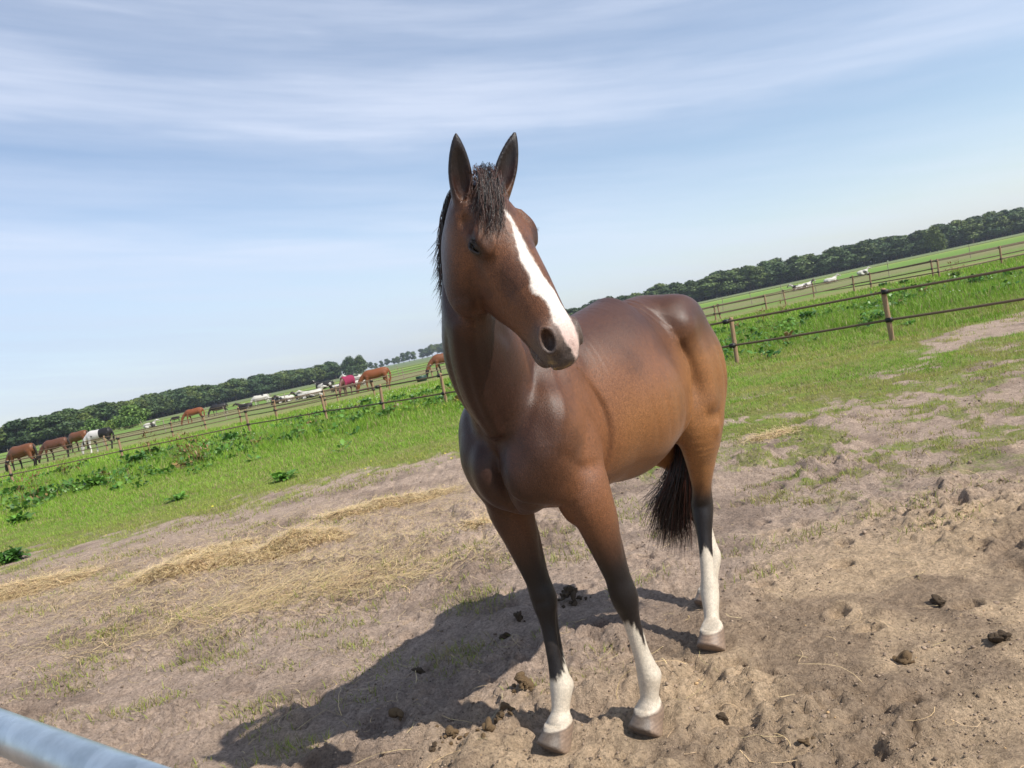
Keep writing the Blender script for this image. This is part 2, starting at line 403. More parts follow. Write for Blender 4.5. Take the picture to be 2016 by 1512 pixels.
    # front legs
    def front(el,kn,fe,hf,toe):
        el,kn,fe,hf=map(lambda a:np.array(a,float),(el,kn,fe,hf))
        m=lambda a,b,t:a+(b-a)*t
        st=[tuple(el*V3(1,.55,1)+V3(-.02,0,.25))+(.05,.08,.08),tuple(el*V3(1,.85,1)+V3(-.01,0,.12))+(.078,.115,.115),tuple(el)+(.082,.11,.11),tuple(m(el,kn,.35))+(.066,.085,.088),tuple(m(el,kn,.7))+(.050,.060,.060),
            tuple(m(el,kn,.84))+(.050,.055,.054),tuple(m(el,kn,.94))+(.053,.057,.052),tuple(kn)+(.054,.057,.052),tuple(m(kn,fe,.09))+(.051,.053,.050),tuple(m(kn,fe,.20))+(.043,.045,.046),tuple(m(kn,fe,.35))+(.033,.037,.042),tuple(m(kn,fe,.7))+(.032,.036,.042),
            tuple(m(kn,fe,.88))+(.038,.040,.048),tuple(fe)+(.045,.044,.053),tuple(m(fe,hf,.28))+(.037,.037,.041),tuple(m(fe,hf,.42))+(.037,.039,.040),tuple(m(fe,hf,.56))+(.050,.053,.050),tuple(m(fe,hf,.62))+(.052,.055,.050)]
        add(Tube(st,up=(1,0,0),n=5),.06)
        add(Ell(fe+V3(-.035,0,-.005),(.022,.030,.026)),.02)
        hoof(hf,toe)
    def hoof(hf,toe):
        x=np.array(toe,float);x[2]=0;x/=np.linalg.norm(x)
        # hoof: short sloped cone
        top=hf+V3(0,0,.085)-x*.02; bot=hf+x*.034
        P.append(('+',Tube([tuple(top+V3(0,0,.012))+(.050,.050,.048),tuple(top)+(.055,.056,.053),tuple((top+bot)/2)+(.060,.066,.060),tuple(bot+V3(0,0,.012))+(.067,.076,.068)],up=x,n=3,cap=.25),.016))
    front((.02,.20,.97),(-.05,.215,.55),(-.08,.23,.205),(-.04,.215,.0),(1,-.05,0))
    front((.07,-.165,.97),(.03,-.125,.55),(.095,-.08,.205),(.18,-.075,.0),(1,-.1,0))
    def hind(st,hk,fe,hf,toe):
        st,hk,fe,hf=map(lambda a:np.array(a,float),(st,hk,fe,hf)); m=lambda a,b,t:a+(b-a)*t
        s=[tuple(st*V3(1,.7,1)+V3(-.04,0,.25))+(.08,.13,.13),tuple(st*V3(1,.95,1)+V3(-.03,0,.10))+(.10,.17,.17),tuple(m(st,hk,.12))+(.09,.15,.14),tuple(m(st,hk,.4))+(.068,.105,.095),tuple(m(st,hk,.72))+(.046,.060,.062),tuple(m(st,hk,.9))+(.047,.055,.070),tuple(hk)+(.052,.055,.070),
           tuple(m(hk,fe,.15))+(.048,.048,.054),tuple(m(hk,fe,.4))+(.034,.038,.043),tuple(m(hk,fe,.75))+(.033,.037,.042),tuple(m(hk,fe,.9))+(.040,.041,.048),tuple(fe)+(.044,.044,.051),tuple(m(fe,hf,.32))+(.036,.037,.039),tuple(m(fe,hf,.5))+(.036,.038,.038),tuple(m(fe,hf,.68))+(.046,.048,.043)]
        add(Tube(s,up=(1,0,0),n=5),.06)
        hoof(hf,toe)
    for s in (1,-1):
        add(Ell((.015,s*.162,1.10),(.235,.125,.090),axes((.22,0,-1),(0,s*1,0))),.013)
    hind((-1.03,.175,1.0),(-1.055,.085,.60),(-.90,.115,.20),(-.75,.165,0),(1,.1,0))
    hind((-1.10,-.16,1.0),(-1.40,-.11,.62),(-1.33,-.06,.22),(-1.20,-.06,0),(1,-.1,0))
    def fold(pts,ax,A,w1,w2,keep): P.append(('*',Fold(pts,ax,A,w1,w2,keep),.01))
    bend=lambda a,b,x: np.clip((x-a)/(b-a),0,1)
    low=lambda L: bend(.56,.50,L[:,2])*bend(.16,.22,L[:,2])
    fold([(-.078,.52),(-.090,.40),(-.100,.27)],(0,2),.0075,.010,.010,lambda L: low(L)*(L[:,1]>.08)*(L[:,0]>-.4))
    fold([(.015,.52),(.045,.40),(.078,.27)],(0,2),.0075,.010,.010,lambda L: low(L)*(L[:,1]<-.0)*(L[:,0]>-.4))
    fold([(-1.06,.52),(-1.0,.38),(-.93,.25)],(0,2),.0075,.010,.010,lambda L: low(L)*(L[:,1]>.0)*(L[:,0]<-.4))
    for s,kx,kz in ((1,-.01,.555),(-1,.065,.555)):
        fold([(kx-.075,kz+.075),(kx-.02,kz+.065),(kx+.06,kz+.075)],(0,2),.0018,.022,.022,lambda L,s=s: (L[:,1]*s>.04)*1.)
        fold([(kx-.085,kz-.07),(kx-.03,kz-.075),(kx+.05,kz-.06)],(0,2),.0014,.020,.020,lambda L,s=s: (L[:,1]*s>.04)*1.)
        fold([(kx-.08,.90),(kx-.05,.80),(kx-.03,.70)],(0,2),.006,.02,.02,lambda L,s=s: (L[:,1]*s>.04)*1.)
    for s in (1,-1):
        side=lambda L,s=s: bend(.07,.12,L[:,1]*s)
        fold([(-.09,1.44),(-.145,1.29),(-.145,1.13),(-.115,1.02),(-.075,.92)],(0,2),.020,.060,.012,side)   # back edge of the upper arm
        fold([(-.06,1.36),(-.095,1.20),(-.085,1.05)],(0,2),-.012,.04,.05,side)
        fold([(-.87,1.50),(-.915,1.36),(-.92,1.27),(-.895,1.16),(-.85,1.04),(-.80,.97)],(0,2),.019,.012,.055,side)   # flank
        fold([(-.93,1.075),(-.98,1.062),(-1.04,1.075)],(0,2),.008,.035,.022,side)
        fold([(-.99,1.03),(-1.02,.95)],(0,2),-.008,.03,.03,side)
        fold([(-1.12,1.42),(-1.17,1.2),(-1.15,1.0),(-1.12,.85)],(0,2),.008,.03,.03,side)
        fold([(.03,1.52),(.11,1.38),(.165,1.28)],(0,2),-.007,.018,.022,side)
        fold([(.01,1.62),(.13,1.47),(.205,1.34),(.235,1.22)],(0,2),.013,.03,.022,side)
        fold([(.20,1.19),(.10,1.11),(-.02,1.09)],(0,2),.007,.03,.02,side)
        fold([(-.87,1.60),(-.80,1.57)],(0,2),.006,.05,.05,side)
        for q in range(4): fold([(-.36-.09*q,1.38),(-.40-.09*q,1.2),(-.44-.09*q,1.05)],(0,2),.0022,.016,.016,side)
        fr=lambda L: bend(.24,.28,L[:,0]+.0)
        fold([(s*.045,1.27),(s*.045+.02,1.42),(s*.045+.08,1.56),(s*.045+.15,1.68)],(1,2),.010,.018,.018,fr)
    fold([(0,1.22),(.0,1.10),(.0,.98)],(1,2),.020,.013,.016,lambda L: bend(.15,.2,L[:,0]))
    fold([(.005,1.13),(.06,1.05),(.13,.995)],(1,2),.010,.012,.03,lambda L: bend(.12,.18,L[:,0]))
    P.append(('*',Fold([(-.02,-.195),(.08,-.258),(.17,-.292),(.26,-.300),(.335,-.275)],(0,2),.030,.007,.035,lambda L: bend(.02,.05,np.abs(L[:,1]))*bend(.40,.36,L[:,0])*bend(.30,.24,np.abs(L[:,1])),POLL,HM),.01))
    P.append(('*',Fold([(.455,-.150),(.51,-.147),(.565,-.135),(.60,-.120),(.625,-.10)],(0,2),.012,.004,.006,lambda L: bend(.30,.24,np.abs(L[:,1]))*bend(.40,.44,L[:,0]),POLL,HM),.01))
    return P

# ================================================================ the field
DH = np.array([-.65, -.76, 0]); DH /= np.linalg.norm(DH); NH = np.array([-DH[1], DH[0], 0]); OH = np.array([.06, 2.92, 0])
HOOVES = [OH[:2] + DH[:2] * a + NH[:2] * b for a, b in ((.18, -.075), (-.04, .215), (-.75, .165), (-1.2, -.06))]
def grass_edge(x): return np.interp(x, [-12, -7.7, -1.3, 2, 3, 5.2, 9], [9.6, 10.5, 12.2, 7.3, 7.5, 7.6, 7.4])
def green(x, y):
    """0 bare soil .. 1 sward"""
    n = fbm(x, y, 1.6, 4, 5) - .5; n2 = fbm(x, y, .35, 3, 9) - .5
    g = sst(-1.2, 1.3, y - grass_edge(x) + 4.2 * n + 2.4 * n2 + 1.5 * (fbm(x, y, .12, 2, 8) - .5) - np.where(x > 1.5, .6, 0))
    right = sst(1.5, 3, x) * (1 - sst(9.5, 13, y))
    g = g * (1 - right * .8 * sst(.49, .59, .55 * fbm(x, y, .8, 4, 31) + .45 * fbm(x, y, .18, 3, 32)))
    d = ((x - 9.2) / 2.6) ** 2 + ((y - 12.9 - (x - 8.3) * .55) / 1.0) ** 2 + 2.6 * n + 2.2 * n2
    g = g * sst(.6, 1.3, d)
    e = y - grass_edge(x)
    g = np.maximum(g, .62 * sst(.50, .58, .6 * fbm(x, y, .55, 4, 37) + .4 * fbm(x, y, .13, 3, 38)) * sst(-3.2, -.6, e) * (x < 1.2))
    g = np.maximum(g, .66 * sst(.47, .57, .5 * fbm(x, y, .7, 4, 39) + .5 * fbm(x, y, .16, 3, 40)) * sst(-4.2, -1.2, e) * sst(1, 2.2, x))
    return np.clip(g, 0, 1)
def height(x, y):
    near = (1 - sst(7, 14, np.hypot(x, y)))
    r = fbm(x, y, 1.3, 2, 1) - .5
    b = np.abs(fbm(x, y, .36, 3, 3) - .5) * 2
    c = fbm(x, y, .14, 3, 7) - .5
    l = np.abs(fbm(x + .2 * r, y, .075, 2, 13) - .5) * 2
    rough = .6 + .95 * sst(.42, .62, fbm(x, y, .9, 2, 21))
    z = .075 * r + rough * (.068 * b + .044 * c + .030 * l + .020 * np.abs(fbm(x, y, .045, 2, 23) - .5) * 2) - .04
    cell = .42; ci = np.floor(x / cell).astype(int); cj = np.floor(y / cell).astype(int)
    for di in (-1, 0, 1):                                        # old hoof prints
        for dj in (-1, 0, 1):
            a, b2 = ci + di, cj + dj
            h1 = ((a * 7349 + b2 * 9151) & 1023) / 1023.; h2 = ((a * 5231 + b2 * 3571 + 77) & 1023) / 1023.; h3 = ((a * 1597 + b2 * 2819 + 5) & 1023) / 1023.
            px = (a + .15 + .7 * h1) * cell; py = (b2 + .15 + .7 * h2) * cell; th = h3 * 6.28
            ux = (x - px) * np.cos(th) + (y - py) * np.sin(th); uy = -(x - px) * np.sin(th) + (y - py) * np.cos(th)
            q = np.sqrt((ux / .075) ** 2 + (uy / .06) ** 2); on = (h3 > .45)
            z = z + on * (-.030 * (1 - sst(.5, 1.0, q)) + .012 * np.exp(-((q - 1.2) / .28) ** 2))
    z = z * near + (1 - near) * .05 * (fbm(x, y, 3.5, 3, 2) - .5)
    for hx, hy in HOOVES:
        d = np.hypot(x - hx, y - hy); w = 1 - sst(.07, .20, d); z = z * (1 - w) + w * .004 + .014 * np.exp(-((d - .125) / .035) ** 2)
    return z * (1 - sst(40, 120, np.hypot(x, y)))
def axis_lines(a, b, step, grow, lo, hi):
    c = list(np.arange(a, b + step, step)); s = step
    up = [c[-1]]
    while up[-1] < hi: s *= grow; up.append(up[-1] + s)
    s = step; dn = [a]
    while dn[-1] > lo: s *= grow; dn.append(dn[-1] - s)
    return np.array(dn[::-1][:-1] + c + up[1:])
gx = axis_lines(-2.6, 2.6, .013, 1.035, -3500, 3500); gy = axis_lines(1.9, 5.2, .013, 1.03, -400, 4500)
GX, GY = np.meshgrid(gx, gy, indexing='ij'); GZ = height(GX, GY)
nx, ny = len(gx), len(gy); ii = np.arange(nx * ny).reshape(nx, ny)
F = np.stack([ii[:-1, :-1], ii[1:, :-1], ii[1:, 1:], ii[:-1, 1:]], -1).reshape(-1, 4)
GR = green(GX, GY)
fx, fy = GX.ravel(), GY.ravel()
dark_soil = sst(.50, .75, fbm(fx, fy, .5, 3, 41)) ; sandy = sst(-.6, .9, (3.6 - fy) + .9 * fx * .5 + 2 * (fbm(fx, fy, .8, 3, 43) - .5))  # random darker patches for the soil colour, then the sandy zone
far_band = fbm(fx * .12, fy, 9, 3, 51)
gcol = np.stack([GR.ravel(), dark_soil, sandy], 1)
m = Mat('ground', .95, .12)
vc = m.n('ShaderNodeAttribute', _attribute_name='Col'); sp = m.n('ShaderNodeSeparateColor'); m.l(vc.outputs['Color'], sp.inputs[0])
pos = m.coord('Object'); g_, d_, s_ = sp.outputs[0], sp.outputs[1], sp.outputs[2]
nf = m.noise(pos, 55, 6, .65); nm = m.noise(pos, 9, 5, .6); nc = m.noise(pos, 1.3, 4)
soil = m.mix(s_, (.440, .332, .256), (.560, .412, .268))
soil = m.mix(m.math('MULTIPLY', d_, .55), soil, (.190, .138, .105))
soil = m.mix(1.0, soil, m.ramp(nf, (.28, (.55,) * 3), (.5, (1.0,) * 3), (.72, (1.35,) * 3)), 'MULTIPLY')
fl = m.math('MULTIPLY', m.ramp(m.noise(pos, 95, 4, .75), (.56, (0,) * 3), (.64, (1,) * 3)), m.ramp(m.noise(pos, 3.5, 4, .6), (.35, (.25,) * 3), (.65, (.95,) * 3)))
soil = m.mix(fl, soil, (.13, .095, .070))
soil = m.mix(1.0, soil, m.ramp(nm, (.3, (.78,) * 3), (.7, (1.18,) * 3)), 'MULTIPLY')
grs = m.ramp(m.noise(pos, 7, 6, .7), (.25, (.10, .145, .026)), (.5, (.19, .26, .042)), (.75, (.31, .30, .085)))
grs = m.mix(m.ramp(nc, (.40, (0,) * 3), (.62, (.8,) * 3)), grs, (.20, .19, .065))
far = m.coord('Object', (.004, .03, 1)); nb = m.noise(far, 3.0, 4, .6)
spx = m.n('ShaderNodeSeparateXYZ'); tcx = m.n('ShaderNodeTexCoord'); m.l(tcx.outputs['Object'], spx.inputs[0])
fgrs = m.ramp(nb, (.36, (.20, .155, .085)), (.45, (.17, .18, .055)), (.52, (.085, .165, .030)), (.62, (.10, .20, .035)), (.72, (.13, .15, .06)))
fgrs = m.mix(.5, fgrs, m.ramp(m.noise(m.coord('Object', (.3, 1, 1)), .5, 5, .7), (.3, (.045, .085, .02)), (.7, (.16, .21, .05))))
yq = m.math('ADD', spx.outputs[1], m.math('MULTIPLY', m.noise(m.coord('Object', (.02, .05, 1)), 1.2, 3), 22))
bd = m.ramp(m.math('MULTIPLY', yq, 1 / 400.), (.0, (.12, .20, .035)), (.11, (.15, .22, .04)), (.125, (.27, .235, .10)), (.155, (.25, .24, .09)), (.175, (.13, .24, .035)), (.23, (.22, .19, .10)), (.27, (.20, .20, .08)), (.31, (.12, .24, .035)), (.47, (.15, .27, .04)), (.52, (.24, .33, .06)), (.60, (.12, .20, .045)), (.75, (.16, .18, .09)), (1, (.12, .16, .08)))
fgrs = m.mix(.72, fgrs, bd)
yf = m.math('MULTIPLY', m.math('SUBTRACT', spx.outputs[1], 26), 1 / 16., True)
grs = m.mix(yf, grs, fgrs)
gm = m.math('MULTIPLY_ADD' if False else 'ADD', g_, m.math('MULTIPLY', m.math('SUBTRACT', m.noise(pos, 18, 5, .7), .5), .9))
gm = m.ramp(gm, (.40, (0,) * 3), (.75, (.95,) * 3))
m.col(m.mix(gm, soil, grs))
hb = m.math('ADD', m.math('MULTIPLY', m.noise(pos, 150, 5, .75), .6), m.noise(pos, 38, 6, .7))
m.bump(hb, 1.0, .030)
MG = m.m
ground = tag(obj('ground', mesh('ground', np.stack([fx, fy, GZ.ravel()], 1), F, MG, gcol, True)), kind='structure')
def hz(x, y): return float(height(np.array([x]), np.array([y]))[0])

# ---------------------------------------------------------------- grass as blades
MGR = Mat('grass_blade', .55, .35); c_ = MGR.vcol(); MGR.col(c_)
tr_ = MGR.n('ShaderNodeBsdfTranslucent'); MGR.l(c_, tr_.inputs[0]); ms = MGR.n('ShaderNodeMixShader'); ms.inputs[0].default_value = .35
MGR.l(MGR.b.outputs[0], ms.inputs[1]); MGR.l(tr_.outputs[0], ms.inputs[2]); MGR.l(ms.outputs[0], MGR.t.nodes['Material Output'].inputs[0]); MGR = MGR.m
def blades(P, h, w, col, lean=.5, segs=1, rng=RNG, flat=0.):
    """P (n,3) roots; curved tapering blades, colour per blade"""
    n = len(P); th = rng.uniform(0, 2 * np.pi, n); ln = rng.uniform(.15, 1, n) * lean; td = rng.uniform(0, 2 * np.pi, n)
    s = np.stack([np.cos(th), np.sin(th), np.zeros(n)], 1) * (w / 2)[:, None]; L = np.stack([np.cos(td), np.sin(td), np.zeros(n)], 1)
    V = []; 
    for k in range(segs):
        t = k / segs; c = P + L * (h * ln * t ** 1.6)[:, None]; c[:, 2] += h * (t - .35 * ln * t * t) * (1 - flat)
        V += [c - s * (1 - .35 * t), c + s * (1 - .35 * t)]
    c = P + L * (h * ln)[:, None]; c[:, 2] += h * (1 - .35 * ln) * (1 - flat); V.append(c)
    nv = 2 * segs + 1; VV = np.stack(V, 1).reshape(-1, 3); b = np.arange(n)[:, None] * nv
    T = [np.hstack([b + 2 * segs - 2, b + 2 * segs - 1, b + 2 * segs])]; Q = []
    for k in range(segs - 1): Q.append(np.hstack([b + 2 * k, b + 2 * k + 1, b + 2 * k + 3, b + 2 * k + 2]))
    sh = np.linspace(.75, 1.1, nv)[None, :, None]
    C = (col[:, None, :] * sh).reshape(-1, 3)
    return VV, T, Q, C
class Pile:
    def __init__(s): s.V = []; s.T = []; s.Q = []; s.C = []; s.n = 0
    def add(s, V, T, Q, C):
        s.V.append(V); s.C.append(C); s.T += [t + s.n for t in T]; s.Q += [q + s.n for q in Q]; s.n += len(V)
    def mesh(s, name, mat):
        F = [np.vstack(s.T)] if s.T else []
        if s.Q: F.append(np.vstack(s.Q))
        return mesh(name, np.vstack(s.V), F, mat, np.vstack(s.C))
def gcolors(x, y, rng=RNG):
    n = fbm(x, y, 1.9, 3, 61); yel = sst(.40, .60, .5 * n + .5 * fbm(x, y, .35, 3, 62)) * (1 - sst(14, 20, y)); yel = yel * (.35 + .65 * sst(-1, 2, x)); yel = np.maximum(yel, .75 * (1 - sst(.2, 3.0, y - grass_edge(x))) * (y < 15))
    r = rng.uniform(0, 1, (len(x), 1)); a = np.array([.150, .300, .028]); b = np.array([.290, .460, .045]); yc = np.array([.44, .40, .10])
    c = a + (b - a) * r; c = c * (1 - yel[:, None] * .75) + yc * yel[:, None] * .75
    dry = (rng.uniform(0, 1, len(x)) < .12 + .22 * yel)[:, None]; c = np.where(dry, np.array([.42, .34, .17]), c)
    return c * rng.uniform(.8, 1.15, (len(x), 1))
pile = Pile()
for (y0, y1, dens, h, w, sg, ln) in ((5.5, 9.5, 1500, .040, .006, 2, .9), (9.5, 14, 1300, .052, .009, 1, .8), (14, 20, 620, .07, .015, 1, .7), (20, 30, 240, .11, .026, 1, .6), (30, 46, 75, .17, .05, 1, .5)):
    x0, x1 = -.80 * y1 - 1, .80 * y1 + 1; n = int((x1 - x0) * (y1 - y0) * dens)
    x = RNG.uniform(x0, x1, n); y = RNG.uniform(y0, y1, n); k = (np.abs(x) < .8 * y + 1); x, y = x[k], y[k]
    g = green(x, y); k = RNG.uniform(0, 1, len(x)) < sst(.25, .85, g) * (.35 + .65 * sst(.35, .55, fbm(x, y, .22, 2, 71))); x, y = x[k], y[k]
    lush = sst(17, 22, y + .35 * np.abs(x) * (x > 0) + 3 * (fbm(x, y, 3, 2, 77) - .5)) * (y < 30)
    hh = h * RNG.uniform(.5, 1.35, len(x)) * (1 + .9 * lush) * (.7 + .8 * fbm(x, y, .5, 2, 73))
    P = np.stack([x, y, height(x, y) - .004], 1); c = gcolors(x, y); c = c * (1 - lush[:, None] * .12)
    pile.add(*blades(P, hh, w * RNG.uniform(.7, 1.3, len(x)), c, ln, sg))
# tufts strewn over the bare soil
tuf = [gp(*q)[:2] for q in ((935, 1170), (925, 1185), (955, 1195), (905, 1165), (745, 1160), (612, 1222), (480, 1385), (465, 1395), (560, 1475), (578, 1468), (390, 1215), (330, 1210), (137, 1258), (215, 1245), (240, 1240), (1130, 1070), (1150, 1090), (1080, 1050), (1110, 1105), (1000, 1105), (1140, 1040), (895, 1270), (880, 1285), (770, 1115), (560, 1370), (640, 1180), (1530, 965), (1490, 975), (1830, 920), (1545, 1065), (1600, 1040), (1500, 1120), (1830, 880), (1640, 940), (150, 1330), (100, 1330), (250, 1390), (280, 1380), (420, 1265), (450, 1280), (360, 1300), (50, 1205), (70, 1210), (230, 1210), (540, 1185))]
tuf = [(t[0], t[1], 1.0) for t in tuf]
for _ in range(420):
    y = RNG.uniform(3.3, 11.5); x = RNG.uniform(-.8, .8) * y
    if fbm(np.array([x]), np.array([y]), 1.2, 3, 91)[0] > .47 and not (x > .2 and y < 4.2): tuf.append((x, y, RNG.uniform(.3, .9)))
for (x, y, s_) in tuf:
    n = int(60 * s_ + 15); a = RNG.normal(0, .055 * (.5 + s_) * max(1, y / 6), (n, 2)) * np.array([1.5, .8])
    xx, yy = x + a[:, 0], y + a[:, 1]; P = np.stack([xx, yy, height(xx, yy) - .003], 1)
    c = gcolors(xx, yy); c = np.where(RNG.uniform(0, 1, (n, 1)) < .25, np.array([.36, .29, .15]), c * .85)
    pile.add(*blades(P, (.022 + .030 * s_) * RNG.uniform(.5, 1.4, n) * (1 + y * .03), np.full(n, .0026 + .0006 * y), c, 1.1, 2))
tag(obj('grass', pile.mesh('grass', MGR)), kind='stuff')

# wild flowers in the sward
def flowers(name, spots, col, size):
    n = len(spots); a = RNG.uniform(0, 6.28, n); V = []; 
    for k in range(5): V.append(spots + np.stack([np.cos(a + k * 1.2566), np.sin(a + k * 1.2566), .3 * np.cos(a * 3 + k)], 1) * (size * RNG.uniform(.6, 1.2, n))[:, None])
    VV = np.stack(V, 1).reshape(-1, 3); F = np.arange(n * 5).reshape(n, 5)
    tag(obj(name, mesh(name, VV, F, simple(name, col, .7))), kind='stuff')
def scat(n, c, r): 
    x = c[0] + RNG.normal(0, r[0], n); y = c[1] + RNG.normal(0, r[1], n); return np.stack([x, y, height(x, y) + RNG.uniform(.06, .2, n)], 1)
flowers('white_flowers', np.vstack([scat(170, gp(800, 775), (2.4, 1.8)), scat(90, gp(420, 880), (2.5, 2.5)), scat(60, gp(690, 800), (2, 1.5)), scat(60, gp(1950, 560), (2.5, 1.5))]), (.75, .78, .70), .028)
flowers('yellow_flowers', np.vstack([scat(90, gp(815, 808), (1.0, .6)), scat(60, gp(900, 800), (.8, .5)), scat(50, gp(1000, 880), (2.0, .9))]), (.75, .62, .06), .020)

# ---------------------------------------------------------------- hay
MH = Mat('hay', .7, .35); c_ = MH.vcol(); MH.col(c_); MH = MH.m
def strands(P, L, w, col, lift, dirn=None, spread=1.2, rng=RNG, seg=5):
    n = len(P); th = rng.uniform(0, 2 * np.pi, n) if dirn is None else dirn + rng.normal(0, spread, n)
    kv = rng.normal(0, 1.6, n); V = []; p = P.copy(); vz = rng.normal(0, .18, n)
    for k in range(seg + 1):
        s = np.stack([-np.sin(th), np.cos(th), rng.uniform(-.3, .3, n)], 1) * (w / 2)[:, None]
        V += [p - s, p + s]
        p = p + np.stack([np.cos(th), np.sin(th), vz], 1) * (L / seg)[:, None]; th = th + kv / seg + rng.normal(0, .18, n); vz = vz * .6 + rng.normal(0, .10, n)
        p[:, 2] = np.maximum(p[:, 2], lift(p[:, 0], p[:, 1]))
    nv = 2 * (seg + 1); VV = np.stack(V, 1).reshape(-1, 3); b = np.arange(n)[:, None] * nv
    Q = [np.hstack([b + 2 * k, b + 2 * k + 1, b + 2 * k + 3, b + 2 * k + 2]) for k in range(seg)]
    return VV, [], Q, np.repeat(col, nv, 0)
def haycol(n): return np.array([.62, .46, .24]) * RNG.uniform(.55, 1.25, (n, 1)) * np.array([1, 1, 1]) + RNG.uniform(-.03, .03, (n, 3))
def haypile(name, c, rx, ry, rz, n, label, rot=.2):
    cx, cy = c[0], c[1]
    def surf(x, y):
        u = (x - cx) * math.cos(rot) + (y - cy) * math.sin(rot); v = -(x - cx) * math.sin(rot) + (y - cy) * math.cos(rot)
        q = np.clip(1 - (u / rx) ** 2 - (v / ry) ** 2, 0, 1); return height(x, y) + rz * q ** .6 * (.55 + .9 * fbm(x, y, .22, 3, 101))
    r = np.sqrt(RNG.uniform(0, 1.25, n)); a = RNG.uniform(0, 6.28, n); u = r * np.cos(a) * rx; v = r * np.sin(a) * ry
    x = cx + u * math.cos(rot) - v * math.sin(rot); y = cy + u * math.sin(rot) + v * math.cos(rot)
    z = surf(x, y) + RNG.uniform(-.01, .014, n); P = np.stack([x, y, z], 1); pl = Pile()
    pl.add(*strands(P, RNG.uniform(.10, .30, n), RNG.uniform(.002, .0045, n), haycol(n), lambda x, y: surf(x, y) + .001))
    # packed core under the loose strands
    k = 36; uu, vv = np.meshgrid(np.linspace(-1, 1, k), np.linspace(-1, 1, k), indexing='ij'); s = np.sqrt(np.maximum(uu ** 2, vv ** 2)) ; nn = np.sqrt(uu ** 2 + vv ** 2) + 1e-9
    U = uu / nn * s * rx; V_ = vv / nn * s * ry; X = cx + U * math.cos(rot) - V_ * math.sin(rot); Y = cy + U * math.sin(rot) + V_ * math.cos(rot)
    Z = surf(X, Y) - .006 - .03 * s ** 8; id_ = np.arange(k * k).reshape(k, k) + pl.n
    q = np.stack([id_[:-1, :-1], id_[1:, :-1], id_[1:, 1:], id_[:-1, 1:]], -1).reshape(-1, 4)
    pl.V.append(np.stack([X.ravel(), Y.ravel(), Z.ravel()], 1)); pl.Q.append(q); pl.C.append(np.tile(np.array([.26, .18, .09]), (k * k, 1)) * RNG.uniform(.7, 1.2, (k * k, 1))); pl.n += k * k
    return tag(obj(name, pl.mesh(name, MH)), label, 'hay', 'small heaps of hay left on the ground')
haypile('hay_heap', gp(375, 1122), .62, .30, .11, 2600, 'tallest heap of golden hay, left of the horse on bare soil', .15)
haypile('hay_heap', gp(580, 1078), .52, .30, .09, 1900, 'rounded heap of hay between the tallest heap and the horse', .1)
haypile('hay_heap', gp(420, 1087), .45, .20, .045, 900, 'low flat heap of hay just behind the tallest heap', .1)
haypile('hay_heap', gp(690, 1010), .40, .22, .045, 900, 'small pale heap of hay nearest the grass edge by the horse', .2)
haypile('hay_heap', gp(790, 985), .75, .25, .045, 1100, 'long thin windrow of hay farthest back, beside the grass', .1)
haypile('hay_heap', gp(25, 1165), .95, .45, .055, 2200, 'wide flattened hay heap at the left edge of the photo', .1)
haypile('hay_heap', gp(945, 1030), .16, .09, .03, 220, 'tiny wisp of hay right beside the horse chest', .1)
haypile('hay_heap', gp(1520, 857), .32, .12, .03, 320, 'thin wisp of hay lying in the grass right of the horse', .2)
pl = Pile()
def loose(c, r, n, L=(.08, .28), dirn=None, sp=.7):
    x = c[0] + RNG.normal(0, r[0], n); y = c[1] + RNG.normal(0, r[1], n); P = np.stack([x, y, height(x, y) + RNG.uniform(.002, .02, n)], 1)
    pl.add(*strands(P, RNG.uniform(*L, n), RNG.uniform(.0014, .0030, n), haycol(n) * .92, lambda x, y: height(x, y) + .002, dirn, sp))
loose(gp(560, 1175), (.75, .22), 2400, (.12, .42), .25, .5); loose(gp(500, 1130), (.9, .30), 2000); loose(gp(700, 1075), (.8, .6), 1500); loose(gp(660, 1140), (.6, .3), 900, (.1, .35), .3, .5)
loose(gp(450, 1200), (.9, .35), 900); loose(gp(150, 1160), (1.0, .45), 2200); loose(gp(60, 1220), (.8, .35), 900); loose(gp(250, 1240), (.9, .4), 500); loose(gp(800, 1000), (1.1, .4), 1500); loose(gp(900, 1010), (.8, .5), 500)
loose(gp(120, 1120), (1.3, .4), 1400); loose(gp(600, 1020), (1.3, .4), 900); loose((.3, 6.5), (3.0, 2.4), 900); loose((.0, 3.8), (2.0, 1.1), 200, (.02, .08)); loose(gp(700, 1350), (.35, .25), 16, (.15, .3))
loose(gp(1650, 640), (1.0, .35), 500, (.1, .3)); loose(gp(1700, 630), (1.6, .3), 500, (.1, .3)); loose(gp(1560, 700), (1.0, .25), 300)
tag(obj('loose_hay', pl.mesh('loose_hay', MH)), kind='stuff')

